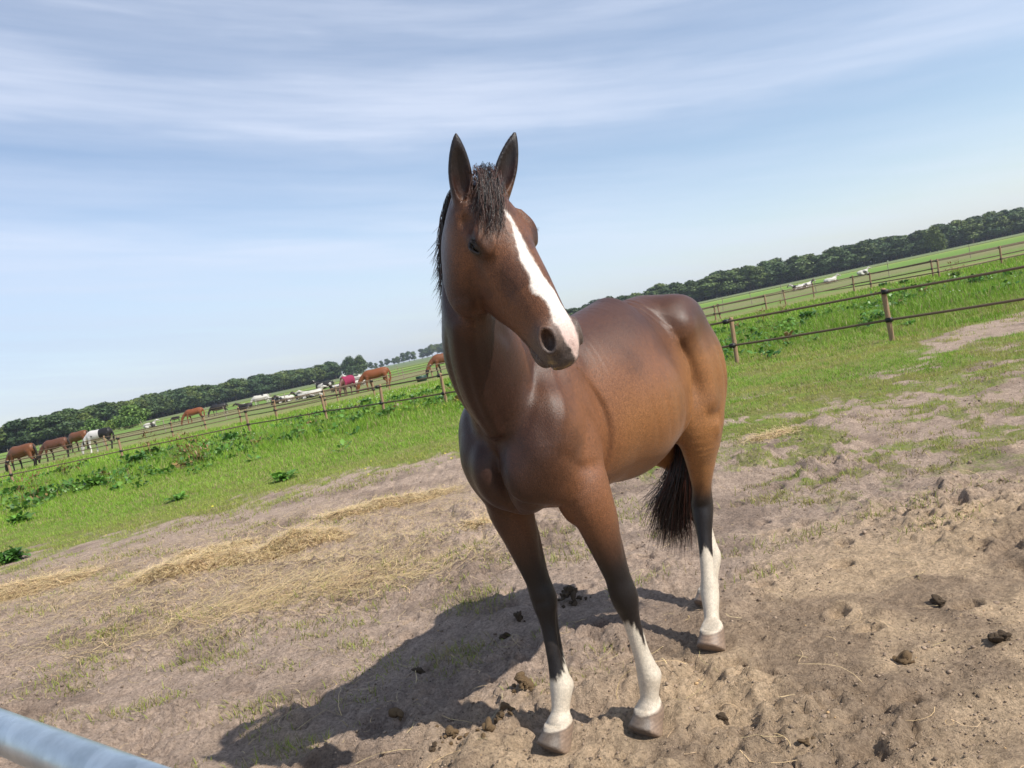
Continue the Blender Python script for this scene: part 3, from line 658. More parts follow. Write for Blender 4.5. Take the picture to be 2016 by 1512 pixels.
# ---------------------------------------------------------------- clods, crumbs and dung
def lump(seed, rough=.35, sub=2):
    r = np.random.default_rng(seed)
    me = bpy.data.meshes.new('tmp'); import bmesh
    b = bmesh.new(); bmesh.ops.create_icosphere(b, subdivisions=sub, radius=1); V = np.array([v.co[:] for v in b.verts]); F = np.array([[v.index for v in f.verts] for f in b.faces]); b.free(); bpy.data.meshes.remove(me)
    k = r.normal(0, 1, (7, 3)) * 1.6; ph = r.uniform(0, 6.28, 7); d = sum(np.sin(V @ k[i] + ph[i]) for i in range(7)) / 7
    return V * (1 + rough * d * 1.8)[:, None] * np.array([1, .85, .62]), F
LUMPS = [lump(i, .5, 1) for i in range(8)]
MS = Mat('soil_clod', .95, .1); MS.col(MS.vcol()); MS.bump(MS.noise(MS.coord(), 120, 4), .6, .006); MS = MS.m
cl = Pile()
def put(pile, L, p, s, c, rz):
    V, F_ = L; c_, s_ = math.cos(rz), math.sin(rz); R = np.array([[c_, -s_, 0], [s_, c_, 0], [0, 0, 1]])
    pile.add((V * s) @ R.T + p, [F_], [], np.tile(c, (len(V), 1)))
n = 30000; cy = 1.8 + 8.5 * RNG.uniform(0, 1, n) ** 1.7; cx = RNG.uniform(-.8, .8, n) * cy - .1; ff = fbm(cx, cy, .5, 3, 111)
k = ff > RNG.uniform(.34, .60, n)
for hx, hy in HOOVES: k &= np.hypot(cx - hx, cy - hy) > .10
k &= RNG.uniform(0, 1, n) > green(cx, cy) * .8
cx, cy = cx[k], cy[k]; n = len(cx); sc = np.minimum(.0020 + .0020 * RNG.exponential(1, n) * (cy / 3) ** .4, .022); rz = RNG.uniform(0, 6.28, n)
cc0 = np.where((RNG.uniform(0, 1, n) > .02)[:, None], np.array([.34, .255, .185]) * RNG.uniform(.35, 1.0, (n, 1)), np.array([.50, .33, .17])); cz = height(cx, cy)
for q in range(8):
    sel = np.arange(n) % 8 == q; LV, LF = LUMPS[q]; c_, s_ = np.cos(rz[sel])[:, None], np.sin(rz[sel])[:, None]; S = sc[sel][:, None]
    V = np.stack([cx[sel][:, None] + S * (LV[None, :, 0] * c_ - LV[None, :, 1] * s_), cy[sel][:, None] + S * (LV[None, :, 0] * s_ + LV[None, :, 1] * c_), cz[sel][:, None] + S * (LV[None, :, 2] + .15)], -1)
    m_ = len(V); cl.add(V.reshape(-1, 3), [(LF[None] + (np.arange(m_) * len(LV))[:, None, None]).reshape(-1, 3)], [], np.repeat(cc0[sel], len(LV), 0))
tag(obj('soil_crumbs', cl.mesh('soil_crumbs', MS)), kind='stuff')
MD = simple('dung', (.075, .052, .032), .85, .25, nscale=30, namp=.5, bump=.01, bscale=60)
MD2 = simple('dung_dry', (.15, .10, .055), .9, .15, nscale=30, namp=.4, bump=.01, bscale=60)
DM = [mesh('dung_ball', *[lump(50 + i, .55, 3)[k] for k in (0, 1)], MD, None, True) for i in range(3)]
DM2 = [mesh('dung_ball', *[lump(60 + i, .6, 3)[k] for k in (0, 1)], MD2, None, True) for i in range(3)]
def dung(px, r, n, label, dry=False, h=.5, s=(.012, .026)):
    c = gp(*px); z = hz(c[0], c[1]); e = empty('dung_pile', (c[0], c[1], z)); tag(e, label, 'dung', 'horse droppings on the soil')
    for i in range(int(n * 1.6)):
        a = RNG.uniform(0, 6.28); q = min(1.25, abs(RNG.normal(0, .55))); x, y = q * r * math.cos(a), q * r * .75 * math.sin(a); sz = RNG.uniform(*s) * (1.1 - .45 * q)
        obj('dung_ball', (DM2 if dry else DM)[i % 3], e, (x, y, hz(c[0] + x, c[1] + y) - z + sz * .25 + h * r * max(0, 1 - q) ** 1.2), (RNG.uniform(-.9, .9), RNG.uniform(-.9, .9), RNG.uniform(0, 6)), (sz * RNG.uniform(.7, 1.4), sz, sz * RNG.uniform(.6, 1)))
dung((1125, 1180), .10, 34, 'big dark dung pile behind the front legs of the horse', h=.75)
dung((1022, 1215), .035, 5, 'small black dung clump in the shadow, left of the big dark pile')
dung((825, 1310), .035, 5, 'black dung clump in the middle of the horse shadow')
dung((990, 1245), .03, 3, 'curled black dropping in the shadow between two clumps')
dung((1030, 1362), .075, 15, 'brown dung pile at the far end of the front hoof shadow', True, .4)
dung((1000, 1425), .08, 20, 'crumbly brown dung pile right beside the front hoof, at its left', True, .25, (.009, .022))
dung((890, 1450), .09, 12, 'scattered brown dung pile near the bottom of the photo, left of the hoof', True, .15, (.008, .018))
dung((850, 1478), .04, 6, 'dark dung clump touching the bottom edge of the photo', False, .2, (.010, .018))
dung((782, 1412), .03, 3, 'lone brown dropping near the shadow edge', True)
dung((970, 1470), .05, 7, 'brown dung crumbs below the left front hoof', True, .3, (.012, .022))
dung((1424, 1416), .02, 2, 'single dark dropping on sand right of the front hooves', False, .2, (.014, .02))
dung((1848, 1186), .03, 4, 'dark clump on churned soil at the right side of the photo', False)
dung((1965, 1265), .06, 8, 'dark lumps in place of shadowed soil at the right edge of the photo', False, .3)  # dark lumps put where the soil is only in shadow
dung((1590, 1475), .03, 4, 'flat brown dropping at the bottom of the photo, right half', True, .1, (.008, .016))
dung((1780, 1300), .035, 4, 'grey brown flat dropping in the lower right', True, .2)

# ================================================================ the horse
hp = build()
HV, HQ = surface(hp, (-1.6, -.5, -.03), (.80, .78, 2.40), .0074)
H_pos = (HV - POLL) @ HM.T                       # head coordinates
def mask_head():
    return sst(-.02, .03, H_pos[:, 0] + .25 * 0) * (np.abs(H_pos[:, 1]) < .20) * (H_pos[:, 2] > -.34)
x, y, z = HV.T; hx_, hy_, hz_ = H_pos.T
rn = np.random.default_rng(3)
def n3(P, s, seed=0):                             # cheap 3-D noise out of three planes
    return (fbm(P[:, 0] + .3 * P[:, 2], P[:, 1], s, 3, seed) + fbm(P[:, 1], P[:, 2] + 3.1, s, 3, seed + 5) + fbm(P[:, 2], P[:, 0] + 7.7, s, 3, seed + 9)) / 3
nA = n3(HV, .35, 1); nB = n3(HV, .05, 2)
bay = np.array([.158, .066, .029]); dark = np.array([.019, .0080, .0062]); black = np.array([.010, .008, .008]); tan = np.array([.245, .112, .038])
white = np.array([.52, .46, .37])
col = np.tile(bay, (len(HV), 1)).astype(float)
def blend(mask, c):
    global col; m_ = np.clip(mask, 0, 1)[:, None]; col = col * (1 - m_) + np.asarray(c) * m_
blend(.75 * sst(.0, .9, (nA - .45) * 4), bay * .72)
blend(.75 * (1 - sst(.75, 1.15, z)) * (x < -.2) , tan)                        # belly, gaskins
blend(.8 * sst(-1.05, -1.2, -x) * 0, tan)
blend(.65 * sst(-.75, -.95, x * 1.0) * (1 - sst(1.35, 1.6, z)) * sst(.05, .2, np.abs(y)), tan)
blend(.55 * sst(-.05, -.30, x) * (1 - sst(1.15, 1.42, z + .1 * (nA - .5))) * sst(-1.05, -.85, x), tan * .95)
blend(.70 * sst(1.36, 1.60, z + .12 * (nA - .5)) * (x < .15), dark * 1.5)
blend(.28 * sst(.5, .62, n3(HV, .16, 11)), dark * 1.2)                        # back
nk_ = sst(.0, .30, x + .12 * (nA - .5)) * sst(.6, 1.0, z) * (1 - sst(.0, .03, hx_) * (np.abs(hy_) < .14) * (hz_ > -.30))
blend(.90 * nk_, dark)  # dark bay neck and chest, deepened in colour for the shade under the jaw
blend(.35 * sst(-.25, .1, x) * sst(.12, .26, -y + .1), dark)           # chest, neck front; right side darkened further to stand in for shade
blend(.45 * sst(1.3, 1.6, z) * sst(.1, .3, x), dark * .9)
# points
front = (x > -.45)
legz = z + .05 * (nB - .5)
knee_f = .80 + .06 * np.sin(y * 30)
blend(sst(.95, .64, legz) * front * (np.abs(y) < .4), black)
blend(sst(.78, .62, legz) * (~front), black)
# socks: left fore up to below the knee, right fore to mid cannon, hinds to mid cannon
saw = .035 * np.abs(np.sin(np.arctan2(y - .1 * np.sign(y), x * 7) * 5 + nB * 9))
lf = front & (y > .03); rf = front & (y <= .03); lh = (~front) & (y > .03); rh = (~front) & (y <= .03)
def sock(sel, h, tilt=0., ax=0):
    hh = h + tilt * ax + .04 * (nB - .5) + .05 * (vnoise(AN * 2.2 + h * 40, 0 * AN, 3) - .5) + (.030) * (vnoise(AN * 9 + h * 90, 0 * AN, 5) - .5)
    blend(sel * sst(hh + .013, hh - .013, z), white)
    blend(sel * (z < .13) * .0, white)
AN = np.where(lf, np.arctan2(y - .22, x + .075), np.where(rf, np.arctan2(y + .09, x - .07), np.where(lh, np.arctan2(y - .105, x + .96), np.arctan2(y + .08, x + 1.35))))
tongue = lambda a0, w: np.exp(-((np.mod(AN - a0 + np.pi, 2 * np.pi) - np.pi) / w) ** 2)
sock(lf, .425, -.10, tongue(1.15, .38)); sock(rf, .265, .055, np.cos(AN - 2.2)); sock(lh, .40, -.05, tongue(1.9, .5)); sock(rh, .40)
hoofm = sst(.103, .097, z + .012 * (nB - .5) + .012 * np.cos(AN))
blend(sst(.24, .10, z) * .25 + .30 * sst(.52, .66, nB) * sst(.45, .1, z), np.array([.38, .29, .20]))                      # dusty pasterns
stripe = .5 + .5 * np.sin(np.arctan2(y - np.where(y > .03, .2, -.08), x - np.where(front, .05, -.9)) * 9) * (nB)
blend(hoofm, np.array([.120, .094, .072])); blend(hoofm * .75 * sst(.55, .70, vnoise(AN * 1.6 + 4 * front, 0 * AN, 17)), np.array([.29, .20, .14])); blend(hoofm * .45 * (.5 + .5 * np.sin(z * 520 + 3 * nB)), np.array([.075, .055, .045])); blend(sst(.03, .0, z) * .6, np.array([.25, .18, .12]))
# head
hd_ = (hx_ > -.25) & (np.abs(hy_) < .24) & (hz_ > -.36) & (z > 1.35)
hd = hd_.astype(float) * sst(-.36, -.28, hz_)
blend(hd * .35 * sst(.0, .2, hx_), bay * 1.2)
blend(hd * .5 * sst(-.14, -.22, hz_), dark * 1.2)
blend(hd * .4 * sst(.49, .56, n3(HV, .09, 15)) , dark * 1.3)
blend(hd * sst(-.02, -.06, hx_) * sst(.02, .06, hz_ + .3 * 0 + .02 * 0 - (-.10)) * .9, black * 1.4)     # ears
blend(hd * .65 * sst(.060, .022, np.hypot((hx_ - .195) * .8, hz_ + .060)) * (np.abs(hy_) > .085), dark * .6)    # round the eyes
blend(hd * .85 * sst(.027, .019, np.hypot((hx_ - .187) * .75, (hz_ + .062))) * (np.abs(hy_) > .085), black)
blend(hd * .85 * sst(.44, .56, hx_ + .02 * (nB - .5)), np.array([.085, .068, .060]))                     # grey muzzle
blend(hd * .6 * sst(.55, .60, hx_), np.array([.045, .040, .040]))
blend(hd * sst(.042, .030, np.hypot((hx_ - .540) * 1.0, (hz_ + .050) * 1.35 )) * sst(.066, .058, np.abs(hy_)) * (np.abs(hy_) > .030) * 0 , black)
bl_c = np.interp(hx_, [.05, .09, .17, .22, .27, .37, .45, .53, .60], [.0, -.002, -.004, -.012, -.020, -.018, -.006, .002, .010])
bl_w = np.interp(hx_, [.04, .06, .12, .16, .22, .27, .33, .42, .50, .56, .60, .63], [.0, .003, .005, .008, .010, .012, .017, .027, .029, .029, .018, .0])
jag = .034 * (nB - .5) + .010 * (n3(HV, .018, 21) - .5)
blz = hd * sst(.004, -.004, np.abs(hy_ - bl_c) - bl_w + jag) * (hz_ > -.075)
blend(blz, np.array([.70, .64, .58])); blend(blz * sst(.46, .55, hx_) * .75, np.array([.55, .37, .32]))
blend(blz * sst(.50, .56, hx_) * sst(.58, .64, n3(HV, .014, 31)) * .6, np.array([.20, .13, .11]))
blend(hd * sst(.565, .60, hx_) * (hz_ < -.06) * .55 * sst(.5, .6, n3(HV, .012, 4)), np.array([.33, .24, .10]))  # hay dust on the lip
m = Mat('bay_coat', .4, .34)
v = m.coord('Object'); vc = m.vcol()
sp1 = m.noise(v, 300, 3, .75); sp2 = m.noise(v, 90, 4, .6)
fa = m.n('ShaderNodeAttribute', _attribute_name='Col').outputs['Alpha']
cc = m.mix(fa, vc, m.ramp(sp1, (.32, (.45,) * 3), (.5, (1.0,) * 3), (.68, (1.75, 1.68, 1.6))), 'MULTIPLY')
cc = m.mix(1.0, cc, m.ramp(sp2, (.3, (.82,) * 3), (.7, (1.15,) * 3)), 'MULTIPLY'); m.col(cc)
m.b.inputs['Sheen Weight'].default_value = .07; m.b.inputs['Sheen Roughness'].default_value = .35; m.b.inputs['Sheen Tint'].default_value = (.9, .8, .75, 1)
rr = m.ramp(sp2, (.3, (.35,) * 3), (.7, (.48,) * 3)); m.l(rr, m.b.inputs['Roughness'])
m.bump(m.math('ADD', m.math('MULTIPLY', sp1, .8), m.noise(m.coord('Object', (1, 1, .35)), 230, 3, .6)), .6, .0020)
MC = m.m
horse = empty('horse', OH, math.atan2(DH[1], DH[0]))
tag(horse, 'large glossy bay horse with white blaze and white socks standing close in front', 'horse')
fur = np.clip(1 - .62 * sst(.10, .40, col[:, 1]), 0, 1) * (1 - .85 * hoofm); col = np.column_stack([col, fur])
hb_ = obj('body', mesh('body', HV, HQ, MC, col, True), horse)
me_ = Mat('horse_eye', .07, .4); me_.col((.006, .004, .003)); me_ = me_.m
def uvs(r, c, sc=(1, 1, 1), n=20, k=12):
    t = np.linspace(0, np.pi, k); p = np.linspace(0, 2 * np.pi, n, endpoint=False); T_, P_ = np.meshgrid(t, p, indexing='ij')
    V = np.stack([np.sin(T_) * np.cos(P_), np.sin(T_) * np.sin(P_), np.cos(T_)], -1).reshape(-1, 3) * r * np.array(sc) + np.array(c)
    i = np.arange(k * n).reshape(k, n); return V, np.stack([i[:-1], np.roll(i[:-1], -1, 1), np.roll(i[1:], -1, 1), i[1:]], -1).reshape(-1, 4)
for s in (1, -1):
    V, F_ = uvs(1, (0, 0, 0), (.0245, .0215, .0220)); V = (V + np.array([.188, s * .1060, -.063])) @ HM + POLL
    obj('eye', mesh('eye', V, F_, me_, None, True), horse)
# eyelids
for s in (1, -1):
    nn_ = np.array([0, s * 1.0, .30]); nn_ /= np.linalg.norm(nn_); uu_ = np.array([1, 0, .22]); uu_ -= (uu_ @ nn_) * nn_; uu_ /= np.linalg.norm(uu_); vv_ = np.cross(nn_, uu_) * s; vv_ = vv_ if vv_[2] > 0 else -vv_
    th = np.linspace(0, 2 * np.pi, 29)[:-1]; C_ = np.array([.188, s * .1285, -.0625]) + np.outer(np.cos(th) * .0235, uu_) + np.outer(np.where(np.sin(th) > 0, .0125, .0105) * np.sin(th), vv_) - np.outer(.0085 * np.cos(th) ** 2, nn_)
    T_ = np.roll(C_, -1, 0) - np.roll(C_, 1, 0); T_ /= np.linalg.norm(T_, axis=1)[:, None]; O_ = np.cross(T_, nn_); O_ /= np.linalg.norm(O_, axis=1)[:, None]; K = 10; q = np.linspace(0, 2 * np.pi, K, endpoint=False)
    rl = (.0042 + .0016 * np.clip(np.sin(th), 0, 1))[:, None, None]; V = C_[:, None] + rl * (np.cos(q)[None, :, None] * nn_ + 1.35 * np.sin(q)[None, :, None] * O_[:, None]); V = V.reshape(-1, 3) @ HM + POLL
    i = np.arange(28 * K).reshape(28, K); F_ = np.stack([i, np.roll(i, -1, 1), np.roll(np.roll(i, -1, 1), -1, 0), np.roll(i, -1, 0)], -1).reshape(-1, 4)
    obj('eyelid', mesh('eyelid', V, F_, simple('eyelid_skin', (.022, .014, .010), .42, .4), None, True), horse)
# hair ribbons
def ribbons(paths, w, col, name, parent, mat, rng=RNG):
    """paths (n,k,3)"""
    n, k, _ = paths.shape; T = np.gradient(paths, axis=1); T /= np.linalg.norm(T, axis=2, keepdims=True) + 1e-9
    a = rng.normal(0, 1, (n, 1, 3)); S = np.cross(T, a); S /= np.linalg.norm(S, axis=2, keepdims=True) + 1e-9
    U = np.cross(T, S); tp = np.sqrt(np.clip(1 - np.linspace(0, 1, k) ** 3, .02, 1))[None, :, None] * (w if np.ndim(w) == 0 else w[:, None, None])
    ring = [paths + tp * (math.cos(q) * S + math.sin(q) * U) for q in (0, 2.094, 4.189)]
    V = np.stack(ring, 2).reshape(-1, 3); b = (np.arange(n)[:, None] * k + np.arange(k - 1)[None]).ravel()[:, None] * 3
    Q = np.vstack([np.hstack([b + i, b + (i + 1) % 3, b + 3 + (i + 1) % 3, b + 3 + i]) for i in range(3)])
    return obj(name, mesh(name, V, Q, mat, np.repeat(col, k * 3, 0), True), parent)
mh = Mat('hair', .38, .5); mh.col(mh.vcol()); mh = mh.m
def paths_from(ctrl, k=14):
    """ctrl (n,m,3) -> catmull sampled (n,k,3)"""
    n, m_, _ = ctrl.shape; u = np.linspace(0, m_ - 1, k); o = np.zeros((n, k, 3))
    for j, t in enumerate(u):
        i = min(int(t), m_ - 2); f = t - i; p0, p1, p2, p3 = ctrl[:, max(i - 1, 0)], ctrl[:, i], ctrl[:, i + 1], ctrl[:, min(i + 2, m_ - 1)]
        o[:, j] = .5 * (2 * p1 + (p2 - p0) * f + (2 * p0 - 5 * p1 + 4 * p2 - p3) * f * f + (3 * p1 - p0 - 3 * p2 + p3) * f ** 3)
    return o
def off_skin(P, dist):
    """push points out so they clear the skin"""
    s = P.shape; Q = P.reshape(-1, 3).copy(); D_ = np.broadcast_to(dist, s[:-1]).reshape(-1)
    for _ in range(3):
        d = field(hp, Q, far=.05); e = .004; G = np.stack([field(hp, Q + np.eye(3)[i] * e, far=.05) - d for i in range(3)], 1) / e; g = np.linalg.norm(G, axis=1) + 1e-6
        mv = np.clip(D_ - d, 0, .05); Q += G / g[:, None] * mv[:, None]
    return Q.reshape(s)
def haircol(n, base=(.012, .009, .009), red=(.085, .035, .022), p=.25):
    r = (RNG.uniform(0, 1, (n, 1)) < p) * RNG.uniform(.3, 1, (n, 1)); return np.array(base) * (1 - r) + np.array(red) * r
hw = lambda P: P @ HM + POLL
# forelock
n = 330; r0 = RNG.uniform(-1, 1, n); c0 = np.stack([RNG.uniform(-.035, .03, n), r0 * .045, np.full(n, .01)], 1)
end = np.stack([.04 + .16 * RNG.uniform(0, 1, n) ** .7, -.078 + r0 * .040 + RNG.normal(0, .010, n), np.full(n, -.01)], 1)
ctrl = np.stack([c0 + np.array([0, 0, -.015]), c0 + np.array([.0, -.006, .016]) + RNG.normal(0, .006, (n, 3)), c0 * .55 + end * .45 + np.array([0, 0, .026]) + RNG.normal(0, .007, (n, 3)), c0 * .2 + end * .8 + np.array([0, 0, .012]) + RNG.normal(0, .006, (n, 3)), end + RNG.normal(0, .016, (n, 3))], 1)
P = off_skin(hw(paths_from(ctrl, 14).reshape(-1, 3)).reshape(n, 14, 3), (.002 + .006 * RNG.uniform(0, 1, (n, 1))) * np.ones((1, 14)))
ribbons(P, .0007, haircol(n, red=(.10, .045, .032), p=.45), 'forelock', horse, mh)
# mane: roots along the crest, lying over the right side of the neck
n = 480; t = RNG.uniform(0, 1, n); ck = np.array([(.08, -.02, 1.70), (.16, 0, 1.80), (.26, .07, 1.93), (.34, .15, 2.04), (.40, .24, 2.12), (.44, .33, 2.15)])
root = paths_from(ck[None], 60)[0][(t * 59).astype(int)] + RNG.normal(0, .006, (n, 3)); lat = np.array([-.05, -1.0, 0.])
L = RNG.uniform(.12, .24, n)[:, None]
ctrl = np.stack([root - np.array([0, 0, .02]), root + lat * .05 + np.array([0, 0, .015]), root + lat * .12 + np.array([0, 0, -.20]) * L, root + lat * (.145 + .02 * RNG.uniform(0, 1, (n, 1))) + np.array([0, 0, -.65]) * L, root + lat * (.160 + .050 * RNG.uniform(0, 1, (n, 1))) + np.array([0, 0, -1.]) * L + RNG.normal(0, .012, (n, 3))], 1)
P = off_skin(paths_from(ctrl, 12), .003 + .045 * RNG.uniform(0, 1, (n, 1)) ** 1.5 * np.linspace(0, 1, 12)[None] ** 1.5 + .006 * RNG.uniform(0, 1, (n, 1)))
ribbons(P, .0012, haircol(n), 'mane', horse, mh)
# tail
n = 1500; u = RNG.normal(0, 1, (n, 3)); e = RNG.uniform(-1, 1, n); Ls = RNG.uniform(0, 1, n) ** .5
cen = [(-1.36, 0, 1.46), (-1.42, 0, 1.26), (-1.36, -.01, 1.05), (-1.23, -.02, .90), (-1.18, -.065, .72), (-1.20, -.15, .52), (-1.23, -.225, .31)]
sd = [.012, .020, .022, .022, .024, .030, .036]; sq = [0, 0, 0, .01, .04, .085, .11]
ctrl = np.stack([np.array(c) + u * s_ + np.stack([.1 * e * q, e * q, 0 * e], 1) for c, s_, q in zip(cen, sd, sq)], 1)
for j in (5, 6): ctrl[:, j, 2] += (1 - Ls) * (.14 if j == 5 else .36)
ctrl[:, 6] += RNG.normal(0, .014, (n, 3))
ribbons(paths_from(ctrl, 18), .0016, haircol(n, red=(.10, .032, .022), p=.35), 'tail', horse, mh)
# whiskers, lashes
n = 46; a = RNG.uniform(-1, 1, n); b0 = np.stack([RNG.uniform(.50, .60, n), a * .05, RNG.uniform(-.15, -.09, n)], 1); dr = np.stack([RNG.uniform(.2, 1, n), a * 1.1, RNG.uniform(-.7, .1, n)], 1); L = RNG.uniform(.018, .045, (n, 1))
ctrl = hw(np.stack([b0, b0 + dr * L * .5, b0 + dr * L + np.array([.3, 0, 0]) * L], 1).reshape(-1, 3)).reshape(n, 3, 3)
ribbons(paths_from(ctrl, 6), .00035, np.tile(np.array([.25, .22, .18]), (n, 1)), 'whiskers', horse, mh)
for s in (1, -1):
    n = 40; q = RNG.uniform(-1, 1, n); b0 = np.stack([.187 - .020 + 0 * q, s * (.124 + 0 * q), -.060 + q * .018], 1) + np.array([.008, 0, 0]) * (q[:, None] ** 2); dr = np.array([.1, s * 1.0, .25]) + RNG.normal(0, .15, (n, 3)); L = RNG.uniform(.012, .022, (n, 1))
    ctrl = hw(np.stack([b0, b0 + dr * L * .6 + np.array([.1, 0, 0]) * L, b0 + dr * L + np.array([.5, 0, 0]) * L], 1).reshape(-1, 3)).reshape(n, 3, 3)
    ribbons(paths_from(ctrl, 6), .0005, haircol(n, p=0), 'eyelashes', horse, mh)

# ================================================================ fences
MP = Mat('fence_post', .85, .2); vv_ = MP.coord('Object', (1, 1, .12)); f_ = MP.noise(vv_, 60, 5, .65)
MP.col(MP.mix(MP.math('MULTIPLY', MP.noise(MP.coord('Object'), 9, 4), .9), MP.ramp(f_, (.3, (.17, .105, .060)), (.55, (.34, .225, .130)), (.8, (.46, .33, .20))), (.24, .16, .10))); MP.bump(f_, .5, .006); MP = MP.m
MR = simple('rail_tape', (.13, .092, .062), .7, .3, nscale=40, namp=.3)
MI = simple('insulator', (.012, .012, .012), .5, .4)
MPG = simple('old_post', (.27, .22, .18), .9, .2, nscale=30, namp=.3)
def post_mesh(h, r, mat, n=14):
    z = [-.25, 0, h * .25, h * .5, h * .75, h - .03, h - .008, h]; rr_ = [r, r, r * .98, r * 1.0, r * .97, r * .96, r * .82, r * .4]
    a = np.linspace(0, 2 * np.pi, n, endpoint=False); rg = np.random.default_rng(int(h * 1000)); V = []
    for zz, q in zip(z, rr_): V.append(np.stack([np.cos(a) * q * (1 + .05 * np.sin(2 * a + zz)), np.sin(a) * q, np.full(n, zz)], 1))
    V.append(np.array([[0, 0, h + .001]])); V = np.vstack(V); i = np.arange(len(z) * n).reshape(-1, n)
    Q = np.stack([i[:-1], np.roll(i[:-1], -1, 1), np.roll(i[1:], -1, 1), i[1:]], -1).reshape(-1, 4); top = np.stack([i[-1], np.roll(i[-1], -1), np.full(n, len(V) - 1)], 1)
    return mesh('post', V, [Q, top], mat, None, True)
PM = post_mesh(1.06, .050, MP); PG = post_mesh(1.1, .035, MPG); PG2 = post_mesh(1.35, .028, MPG)
def band(a, b, r=.020, wid=None):
    """a taut flat rail between two points, sagging slightly"""
    a, b = np.array(a, float), np.array(b, float); n = 9; t = np.linspace(0, 1, n)[:, None]; c = a + (b - a) * t; c[:, 2] -= (4 * .012 * np.linalg.norm(b - a) / 4 * t * (1 - t))[:, 0]
    d = b - a; s = np.array([-d[1], d[0], 0]); s /= np.linalg.norm(s); V = np.stack([c - s * .006 + [0, 0, -r], c + s * .006 + [0, 0, -r], c + s * .006 + [0, 0, r], c - s * .006 + [0, 0, r]], 1).reshape(-1, 3)
    Q = [[i * 4 + k, i * 4 + (k + 1) % 4, i * 4 + 4 + (k + 1) % 4, i * 4 + 4 + k] for i in range(n - 1) for k in range(4)]
    return V, np.array(Q)
def block():
    V = np.array([[x, y, z] for x in (-1, 1) for y in (-1, 1) for z in (-1, 1)], float); return V, np.array([[0, 1, 3, 2], [4, 6, 7, 5], [0, 4, 5, 1], [2, 3, 7, 6], [0, 2, 6, 4], [1, 5, 7, 3]])
BV, BQ = block(); IM = mesh('insulator', BV * np.array([.056, .056, .045]) + 0, BQ, MI)
def fence(name, pts, rails, label, pm=None, group=None, rail_r=.020, ins=True, lean=.03, tape=None):
    pts = [np.array([p[0], p[1], hz(p[0], p[1])]) for p in pts]; e = empty(name, pts[0]); tag(e, label, 'fence', group)
    prev = None; tops = []
    for p in pts:
        ax, ay = RNG.normal(0, lean), RNG.normal(0, lean)
        o = obj('post', pm or PM, e, p - pts[0], (ax, ay, RNG.uniform(0, 6)))
        tops.append([p - pts[0] + np.array([h * math.sin(ay), -h * math.sin(ax), h]) for h in rails])
        if ins:
            for q in tops[-1]: obj('insulator', IM, e, q, (ax, ay, math.atan2(1, 1)))
    for a, b in zip(tops[:-1], tops[1:]):
        for u_, w_ in zip(a, b):
            V, Q = band(u_, w_, rail_r); obj('rail', mesh('rail', V, Q, tape or MR), e)
    return e
def line(p, q, step):
    p, q = np.array(p), np.array(q); n = max(1, round(np.linalg.norm(q - p) / step)); return [p + (q - p) * i / n for i in range(n + 1)]
G2 = lambda *q: gp(*q)[:2]
A = [np.array([14.5, 7.9]), np.array([12.1, 10.2]), np.array([9.9, 12.4]), G2(1757, 672), G2(1452, 716), np.array([2.7, 18.8]), np.array([.3, 20.7]), G2(880, 800), G2(757, 817), G2(645, 830), np.array([-11.3, 31.2]), G2(243, 906), G2(27, 953), np.array([-27, 32])]
fence('rail_fence', A, (.98, .42), 'nearest fence with round wooden posts and two dark rails crossing behind the horse', rail_r=.024)
B = [np.array([-34, 46]), np.array([-29.5, 45]), G2(284, 870), G2(342, 864), G2(407, 850), G2(476, 834), G2(546, 824), np.array([-10.5, 41.5]), np.array([-7.7, 41.5])]
B[2] = np.array([-25, 45.])
fence('rail_fence', B, (.95, .45), 'second fence of wooden posts in the left field, just beyond the nearest one', rail_r=.028)
fence('rail_fence', line((-62, 62), (-4, 66), 5.5), (.95, .5), 'thin grey fence far left, in front of the lying cows', PG, rail_r=.022, ins=False)
fence('rail_fence', line((-55, 80), (2, 84), 7), (1.0,), 'faintest grey fence at the back of the left field', PG2, rail_r=.02, ins=False)
fence('rail_fence', line((-13.3, 41.3), (-3, 58), 4.5) + line((-3, 58), (9, 57), 4.5), (.95, .5), 'brown fence round the chestnut horse paddock', rail_r=.03)
D1 = [np.array([9.5, 47]), G2(1410, 633), G2(1510, 613), G2(1682, 575), G2(1838, 546), np.array([31, 41.5]), np.array([37, 41])]
fence('rail_fence', D1, (.95, .5), 'long brown fence across the right field, middle distance', rail_r=.034)
D2 = [np.array([9, 50]), G2(1419, 628), G2(1547, 599), G2(1603, 585), G2(1716, 570), G2(1850, 548), G2(1973, 522), np.array([33, 39])]
fence('rail_fence', D2, (.95, .35), 'second brown fence crossing close behind in the right field', rail_r=.030)
E_ = [G2(*q) for q in ((1424, 612), (1481, 601), (1541, 590), (1608, 576), (1751, 545), (1911, 508))]
fence('rail_fence', [np.array([12, 72])] + E_ + [np.array([56, 72])], (1.15, .55), 'thin grey post fence in front of the right wood', PG2, rail_r=.016, ins=False)

